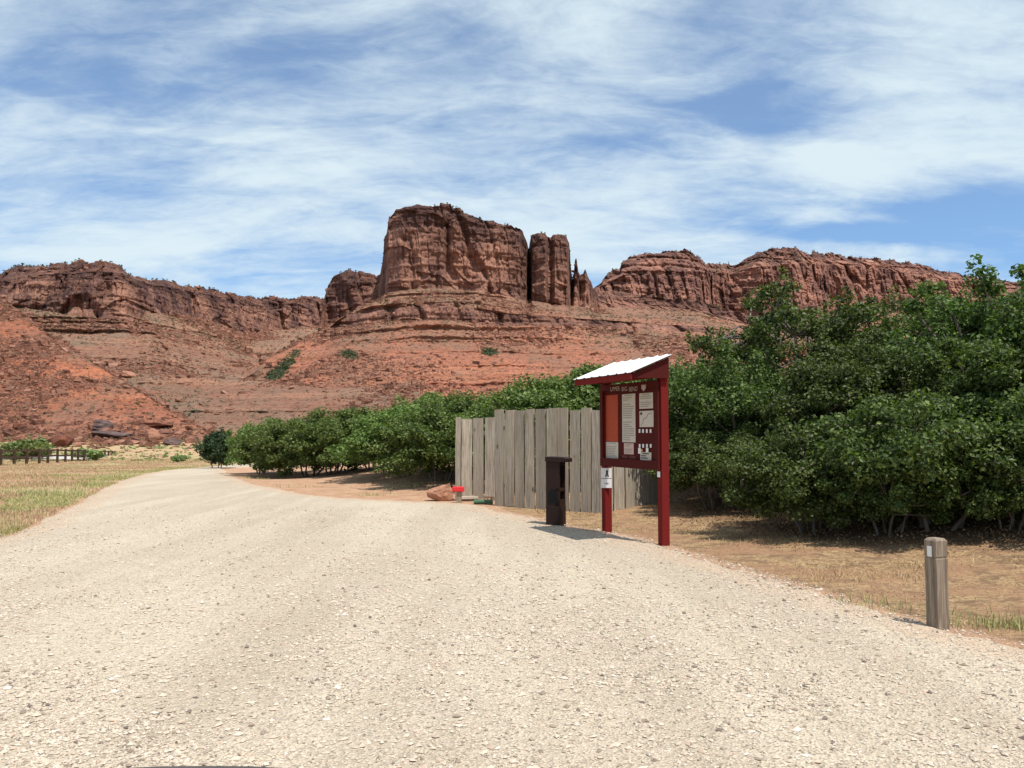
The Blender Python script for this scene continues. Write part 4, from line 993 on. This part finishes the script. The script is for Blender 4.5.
# decking under the metal, fascia and side boards
bm = bmesh.new(); e = NN*(fo+bo-.03)+ZV*((ze_-zr_)*(fo+bo-.03)/(fo+bo))
box(bm, A0+U*(s0_+.03)-NN*(bo-.01)+ZV*(zr_-.032), U*(s1_-s0_-.06), e, ZV*.022); kp('roof_deck', bm, M_redd)
bm = bmesh.new(); box(bm, A0+U*(s0_+.02)+NN*(fo-.045)+ZV*(ze_-.10), U*(s1_-s0_-.04), NN*.03, ZV*.085); kp('fascia', bm, M_red, bevel=.003)
for s in (s0_+.03, s1_-.09):
    bm = bmesh.new(); fz = roofz(fo-.06)-.04; bz = roofz(-bo+.02)-.04
    prism(bm, [A0+U*s+NN*(fo-.06)+ZV*fz, A0+U*s+NN*(-bo+.02)+ZV*bz, A0+U*s+NN*(-bo+.02)+ZV*(zt+.02), A0+U*s+NN*.11+ZV*(zt+.02), A0+U*s+NN*(fo-.06)+ZV*(fz-.055)], U*.04); kp('gable_board', bm, M_redd)
bm = bmesh.new(); box(bm, A0+U*(-.04)+NN*.10+ZV*(zt+.03), U*(L+.13), NN*.04, ZV*.11); kp('header_beam', bm, M_red, bevel=.003)
# small signs on the left post
zc0 = zat(607, 467.5); 
SU, SN = Vector((1, 0, 0)).lerp(U, .15).normalized(), None; SN = Vector((SU.y, -SU.x, 0)); SN = SN if SN.y < 0 else -SN
SO = A0+SN*.088
pl = bmesh.new(); box(pl, SO+SU*-.085+ZV*(zc0-.165), SU*.17, SN*.004, ZV*.16); sg = kp('camping_sign', pl, M_tagw); sg['label'] = 'small white sign with a black pictogram'
bm = bmesh.new(); o = SO+SU*.01+SN*.0045+ZV*(zc0-.145)
prism(bm, [o+SU*-.032, o+SU*-.009, o+ZV*.04, o+SU*.009, o+SU*.032, o+SU*.012+ZV*.07, o+SU*.024+ZV*.07, o+ZV*.125, o+SU*-.024+ZV*.07, o+SU*-.012+ZV*.07], SN*.0015); kp('pictogram', bm, M_ink, sg)
pl = bmesh.new(); box(pl, SO+SU*-.085+ZV*(zc0-.32), SU*.17, SN*.004, ZV*.145); sg = kp('arrow_sign', pl, M_tagw)
bm = bmesh.new(); o = SO+SN*.0045+ZV*(zc0-.25)
prism(bm, [o+SU*-.04+ZV*-.006, o+SU*.005+ZV*-.006, o+SU*.005+ZV*-.025, o+SU*.04, o+SU*.005+ZV*.025, o+SU*.005+ZV*.006, o+SU*-.04+ZV*.006], SN*.0015); kp('arrow', bm, M_inkl, sg)
bm = bmesh.new(); box(bm, SO+SU*-.03-SN*.02+ZV*(zc0-.3), SU*.06, SN*.0195, ZV*.28); kp('sign_bracket', bm, M_red)
bm = bmesh.new(); zc1 = zat(660, 474); box(bm, B0+U*-.04+NN*.072+ZV*(zc1-.04), U*.07, NN*.004, ZV*.08); kp('post_tag', bm, M_tagw)

# ------------------------------------------------------------------ brown deposit box
p = ghit(556, 526); bx = empty('deposit_box', p, R(-28)); tag(bx, 'upright dark brown metal box with overhanging lid beside the kiosk', 'deposit box')
W_, D_, H_ = .25, .24, 1.10
bm = bmesh.new()
# body as a folded steel column with an open recess at the right face
cbox(bm, (0, 0, .17), (W_+.012, D_+.012, .34)); b0 = bm_obj('base', bm, M_iron, bx, bevel=.008)
bm = bmesh.new()
prof = [(-W_/2, -D_/2), (W_/2, -D_/2), (W_/2, D_/2), (-W_/2, D_/2)]
cbox(bm, (-.04, 0, .34+(H_-.34)/2), (W_-.08, D_, H_-.34)); cbox(bm, (W_/2-.04, 0, .34+.055), (.08, D_, .11)); cbox(bm, (W_/2-.04, 0, .62), (.08, D_, .05))
cbox(bm, (W_/2-.04, D_/2-.0125, .34+(H_-.34)/2), (.078, .025, H_-.345)); cbox(bm, (W_/2-.04, -D_/2+.0125, .34+(H_-.34)/2), (.078, .025, H_-.345)); cbox(bm, (W_/2-.04, 0, H_-.04), (.079, D_-.05, .078))
bm_obj('body', bm, M_iron, bx)
bm = bmesh.new(); prism(bm, [(-W_/2-.015, -D_/2-.02, H_), (W_/2+.12, -D_/2-.02, H_-.01), (W_/2+.12, -D_/2-.02, H_+.05), (W_/2+.085, -D_/2-.02, H_+.07), (-W_/2-.015, -D_/2-.02, H_+.08)], (0, D_+.04, 0)); bm_obj('lid', bm, M_iron, bx, bevel=.006)
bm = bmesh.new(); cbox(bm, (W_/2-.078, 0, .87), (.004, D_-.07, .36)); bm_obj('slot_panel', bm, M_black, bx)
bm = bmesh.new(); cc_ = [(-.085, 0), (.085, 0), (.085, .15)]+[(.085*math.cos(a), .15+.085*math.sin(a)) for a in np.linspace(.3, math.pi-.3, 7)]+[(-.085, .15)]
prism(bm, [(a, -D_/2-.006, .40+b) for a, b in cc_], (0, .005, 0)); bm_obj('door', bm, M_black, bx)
bm = bmesh.new(); cbox(bm, (W_/2+.085, -D_/2-.028, H_+.02), (.03, .014, .03)); bm_obj('padlock', bm, M_iron, bx)

# ------------------------------------------------------------------ bollard
p = ghit(938, 629); bo_ = empty('bollard', (p[0], p[1], 0), R(20)); tag(bo_, 'short square weathered timber post with a small white tag beside the gravel', 'bollard')
bm = bmesh.new(); w = .06; prev = None; Hb = .73
lv = [(-.3, w), (0, w), (.3, w*.99), (Hb-.16, w), (Hb-.155, w*.93), (Hb-.145, w*.93), (Hb-.14, w), (Hb-.015, w), (Hb+.005, w*.75)]
for z, s in lv:
    r_ = [bm.verts.new((a*s, b*s, z)) for a, b in ((-1, -1), (1, -1), (1, 1), (-1, 1))]
    if prev:
        for k in range(4): bm.faces.new((prev[k], prev[(k+1) % 4], r_[(k+1) % 4], r_[k]))
    prev = r_
bm.faces.new(prev); bm_obj('timber', bm, M_post, bo_)
bm = bmesh.new(); cbox(bm, (-w-.003, .004, Hb-.1), (.004, .045, .085)); pt = bm_obj('number_plate', bm, M_tagw, bo_)
bo_.children[0].location = (0, 0, 0)

# ------------------------------------------------------------------ rock, red capped stake, pipe by the fence
boulder('rock', 'pinkish orange rock at the left foot of the plank fence', 441, 500, 20.1, .82, .55, .55, M_rocknear, 41, 4, .45, -.25, None, .08, 'rock')
p = ghit(459, 502); st_ = empty('marker_stake', (p[0], p[1]-.25, 0)); tag(st_, 'short wooden stake with a bright red cap beside the rock', 'stake')
bm = bmesh.new(); cbox(bm, (.02, 0, .1), (.11, .09, .32)); bm_obj('stake', bm, M_post, st_, bevel=.005)
bm = bmesh.new(); cbox(bm, (0, -.01, .31), (.27, .16, .11)); bm_obj('cap', bm, M_brightred, st_, bevel=.02)
p = ghit(483, 504); bm = bmesh.new(); V_, F_ = [], []; tube(V_, F_, [(0, 0, 0), (.15, 0, .01), (.3, 0, 0), (.42, .01, -.01)], .055, .05, 10)
o = np_mesh('green_pipe', np.array(V_), np.array(F_), True, [M_greenp]); o.location = (p[0]-.2, p[1]-.1, .05); tag(o, 'short dark green pipe lying at the foot of the plank fence', 'pipe')
bm = bmesh.new(); cbox(bm, (0, 0, 0), (.95, .1, .06), Matrix.Rotation(-.04, 3, 'Y')); p = ghit(478, 500); o = bm_obj('timber_sill', bm, M_cement, bevel=.006); o.location = (p[0], p[1]-.12, .075); tag(o, 'pale timber sill lying along the foot of the short fence panel', 'timber')

# ------------------------------------------------------------------ the car whose bonnet peeks in at the bottom
m = N('dark_car_paint'); m.col((.025, .028, .036)); m.b.inputs['Metallic'].default_value = .2; m.b.inputs['Roughness'].default_value = .35; m.b.inputs['Specular IOR Level'].default_value = .5; M_car = m.m
m = N('car_glass'); m.col((.02, .025, .025)); m.b.inputs['Roughness'].default_value = .05; m.b.inputs['Specular IOR Level'].default_value = .6; M_glass = m.m
m = N('tyre_rubber'); m.col((.02, .02, .02)); M_tyre = m.m
m = N('wheel_rim'); m.col((.5, .5, .5)); m.b.inputs['Metallic'].default_value = .9; m.b.inputs['Roughness'].default_value = .3; M_rim = m.m
m = N('headlight_lens'); m.col((.7, .7, .7)); m.b.inputs['Roughness'].default_value = .1; M_lens = m.m
car = empty('parked_car', (-.655, 0, -.0035)); tag(car, 'dark grey car with only its bonnet crest showing at the bottom edge', 'car')
def car_body():
    ys = [2.12, 2.1, 2.0, 1.85, 1.70, 1.55, 1.3, 1.0, .6, .35, 0, -1.2, -2.0, -2.35, -2.42]
    top = [.62, .72, .83, .895, .925, .935, .945, .955, .965, .97, .96, .96, .95, .93, .6]
    hw = [.55, .62, .72, .78, .81, .83, .85, .86, .87, .87, .87, .87, .84, .78, .7]
    V = []; nc_ = 25
    for y, t, w in zip(ys, top, hw):
        for k in range(nc_):
            a = k/(nc_-1)*2-1; x = w*math.sin(a*math.pi/2)*1.0
            cr = .33*(abs(a)**2.3)
            z = t-cr if abs(a) < .82 else t-.33*.82**2.3-(abs(a)-.82)/.18*(t-.33*.82**2.3-.25)
            x = w*min(1, abs(a)/.82)**.9*(1 if a > 0 else -1)
            V.append((x, y, z))
    fc = grid_faces(len(ys), nc_)
    # underside
    return np.array(V), fc
v, f = car_body(); n0 = len(v)
bot = v.reshape(15, 25, 3)[:, [0, -1]].reshape(-1, 3)
fb = np.array([[i*25, (i+1)*25, (i+1)*25+24, i*25+24] for i in range(14)])
caps = [np.arange(25)[None], (np.arange(25)+14*25)[None, ::-1]]
o = np_mesh('body', v, [f, fb, caps[0], caps[1]], True, [M_car], car)
bm = bmesh.new(); sec = [(.45, .93, .74), (-.45, 1.38, .60), (-.9, 1.42, .58), (-1.6, 1.40, .58), (-2.2, .93, .7)]
prev = None
for y, z, w in sec:
    zb_ = .80; r_ = [bm.verts.new((-max(w, .72), y, zb_)), bm.verts.new((-w, y, z-.02)), bm.verts.new((-w*.6, y, z+.01)), bm.verts.new((w*.6, y, z+.01)), bm.verts.new((w, y, z-.02)), bm.verts.new((max(w, .72), y, zb_))]
    if prev:
        for k in range(5): bm.faces.new((prev[k], prev[k+1], r_[k+1], r_[k]))
    else: bm.faces.new(r_)
    prev = r_
bm.faces.new(prev[::-1]); bm_obj('cabin_glass', bm, M_glass, car)
bm = bmesh.new(); cbox(bm, (0, -1.02, 1.425), (1.14, 1.2, .03)); bm_obj('roof', bm, M_car, car, bevel=.012)
for sx in (-1, 1):
    for y in (1.35, -1.5):
        V_, F_ = [], []; tube(V_, F_, [(sx*.70, 0, 0), (sx*.705, 0, 0), (sx*.885, 0, 0), (sx*.89, 0, 0)], .32, .32, 28)
        wv = np_mesh('wheel', np.array(V_), np.array(F_), True, [M_tyre], car); wv.location = (0, y, .32)
        bm = bmesh.new(); bmesh.ops.create_cone(bm, cap_ends=True, segments=24, radius1=.2, radius2=.18, depth=.03, matrix=Matrix.Translation((sx*.885, 0, 0)) @ Matrix.Rotation(R(90), 4, 'Y')); rm = bm_obj('rim', bm, M_rim, wv)
    bm = bmesh.new(); bmesh.ops.create_uvsphere(bm, u_segments=16, v_segments=10, radius=1, matrix=Matrix.Translation((sx*.5, 2.06, .62)) @ Matrix.Diagonal((.14, .09, .07, 1))); bm_obj('headlight', bm, M_lens, car, smooth=True)

# ------------------------------------------------------------------ light and sky
SUN_AZ = math.atan2(.65, -.76); SUN_EL = R(66)
su = bpy.data.lights.new('sun', 'SUN'); su.energy = 4.2; su.angle = R(.53); su.color = (1, .955, .89)
so = bpy.data.objects.new('sun', su); C.objects.link(so); so.location = (0, 0, 60)
dv = Vector((math.sin(SUN_AZ)*math.cos(SUN_EL), math.cos(SUN_AZ)*math.cos(SUN_EL), math.sin(SUN_EL)))
so.rotation_euler = dv.to_track_quat('Z', 'Y').to_euler()
w = bpy.data.worlds.new('World'); S.world = w; w.use_nodes = True; nt = w.node_tree; nt.nodes.clear()
class WN(N):
    def __init__(s, t): s.t = t; s.n = t.nodes
W_ = WN(nt)
sky = W_.add('TexSky', sky_type='NISHITA'); sky.sun_disc = False; sky.sun_elevation = SUN_EL; sky.sun_rotation = SUN_AZ; sky.altitude = 1200; sky.air_density = 1.0; sky.dust_density = .6; sky.ozone_density = 1.5
SKO = .24
tc = W_.add('TexCoord').outputs['Generated']
sep = W_.add('SeparateXYZ'); nt.links.new(tc, sep.inputs[0])
den = W_.math('ADD', W_.math('MAXIMUM', sep.outputs[2], 0), SKO)
cx = W_.add('CombineXYZ'); nt.links.new(W_.math('DIVIDE', sep.outputs[0], den), cx.inputs[0]); nt.links.new(W_.math('DIVIDE', sep.outputs[1], den), cx.inputs[1])
def mapped(sc, rot, loc=(0, 0, 0)):
    mp = W_.add('Mapping'); mp.inputs['Scale'].default_value = sc; mp.inputs['Rotation'].default_value = rot; mp.inputs['Location'].default_value = loc
    nt.links.new(cx.outputs[0], mp.inputs[0]); return mp.outputs[0]
def blobs():
    """thin places in the cirrus: (px,py,sx,sy) in the photo turned into cloud-plane positions"""
    tot = None
    for px, py, sx, sy, am in ((265, 62, 90, 26, 1), (720, 110, 95, 34, 1), (600, 150, 70, 22, .7), (500, 45, 60, 25, .7), (60, 70, 90, 45, .6), (850, 238, 140, 13, 1.9), (1000, 232, 130, 26, 1.7), (930, 215, 60, 14, .8), (400, 165, 40, 12, .3), (150, 205, 70, 14, .4), (930, 100, 130, 40, -1.0), (870, 165, 110, 24, -.8), (240, 150, 90, 40, -.5), (800, 170, 110, 30, -.8), (480, 215, 120, 40, -.5), (620, 215, 80, 24, -.6), (60, 130, 60, 22, -.3), (380, 25, 60, 18, -.4), (320, 235, 110, 30, -1.0), (130, 250, 110, 22, -.7), (640, 60, 50, 30, .3)):
        d = at(px, py, 1.)-np.array([0, 0, CAMZ]); d /= np.linalg.norm(d); q = d[2]+SKO; c = np.array([d[0]/q, d[1]/q])
        e = at(px+sx, py, 1.)-np.array([0, 0, CAMZ]); e /= np.linalg.norm(e); ex = abs(e[0]/(e[2]+SKO)-c[0])
        e = at(px, py-sy, 1.)-np.array([0, 0, CAMZ]); e /= np.linalg.norm(e); ey = abs(e[1]/(e[2]+SKO)-c[1])
        v = W_.add('VectorMath', operation='SUBTRACT'); nt.links.new(WARP, v.inputs[0]); v.inputs[1].default_value = (c[0], c[1], 0)
        s = W_.add('VectorMath', operation='MULTIPLY'); nt.links.new(v.outputs[0], s.inputs[0]); s.inputs[1].default_value = (1/ex, 1/ey, 0)
        dt = W_.add('VectorMath', operation='DOT_PRODUCT'); nt.links.new(s.outputs[0], dt.inputs[0]); nt.links.new(s.outputs[0], dt.inputs[1])
        gk = W_.math('MULTIPLY', W_.math('EXPONENT', W_.math('MULTIPLY', dt.outputs['Value'], -1)), am)
        tot = gk if tot is None else W_.math('ADD', tot, gk)
    return tot
nw = W_.add('TexNoise'); nt.links.new(cx.outputs[0], nw.inputs['Vector']); nw.inputs['Scale'].default_value = 1.3; nw.inputs['Detail'].default_value = 5
ws = W_.add('VectorMath', operation='SUBTRACT'); nt.links.new(nw.outputs['Color'], ws.inputs[0]); ws.inputs[1].default_value = (.5, .5, .5)
wm = W_.add('VectorMath', operation='SCALE'); nt.links.new(ws.outputs[0], wm.inputs[0]); wm.inputs['Scale'].default_value = .5
wa = W_.add('VectorMath', operation='ADD'); nt.links.new(cx.outputs[0], wa.inputs[0]); nt.links.new(wm.outputs[0], wa.inputs[1]); WARP = wa.outputs[0]
n1 = W_.noise(mapped((1.3, 2.4, 1), (0, 0, R(28))), 1.3, 8, .52, .7)
n2 = W_.noise(mapped((1.7, 3.8, 1), (0, 0, R(34)), (3, 1, 0)), 2.0, 10, .6, .9)
n3 = W_.noise(mapped((3, 6, 1), (0, 0, R(-22)), (7, 2, 0)), 4, 10, .68, .8)
mk = W_.math('ADD', W_.math('MULTIPLY', n1, 1.05), W_.math('ADD', W_.math('MULTIPLY', n2, .55), W_.math('MULTIPLY', n3, .3)))
mk = W_.math('SUBTRACT', mk, W_.math('MULTIPLY', blobs(), .26))
cm = W_.ramp(mk, [(.55, .0), (.80, .35), (.96, .78), (1.0, .82)])
mr = W_.add('MapRange'); nt.links.new(mk, mr.inputs[0]); mr.inputs[1].default_value = .64; mr.inputs[2].default_value = 1.24; mr.interpolation_type = 'SMOOTHSTEP'
mr.inputs[3].default_value = .2; mr.inputs[4].default_value = .97
SKY_TINT = (.60, 1.04, 1.4)
CLOUD = (6.9, 8.1, 8.7)
skc = W_.mix(1.0, sky.outputs[0], SKY_TINT, 'MULTIPLY')
col = W_.mix(mr.outputs[0], skc, CLOUD)
bg = W_.add('Background'); nt.links.new(col, bg.inputs[0]); bg.inputs[1].default_value = .085
wo = W_.add('OutputWorld'); nt.links.new(bg.outputs[0], wo.inputs[0])

S.view_settings.view_transform = 'Standard'; S.view_settings.look = 'None'; S.view_settings.gamma = 1; S.view_settings.exposure = 0.35
S.cycles.max_bounces = 6; S.cycles.diffuse_bounces = 3; S.cycles.glossy_bounces = 2; S.cycles.transmission_bounces = 2
S.cycles.use_denoising = True
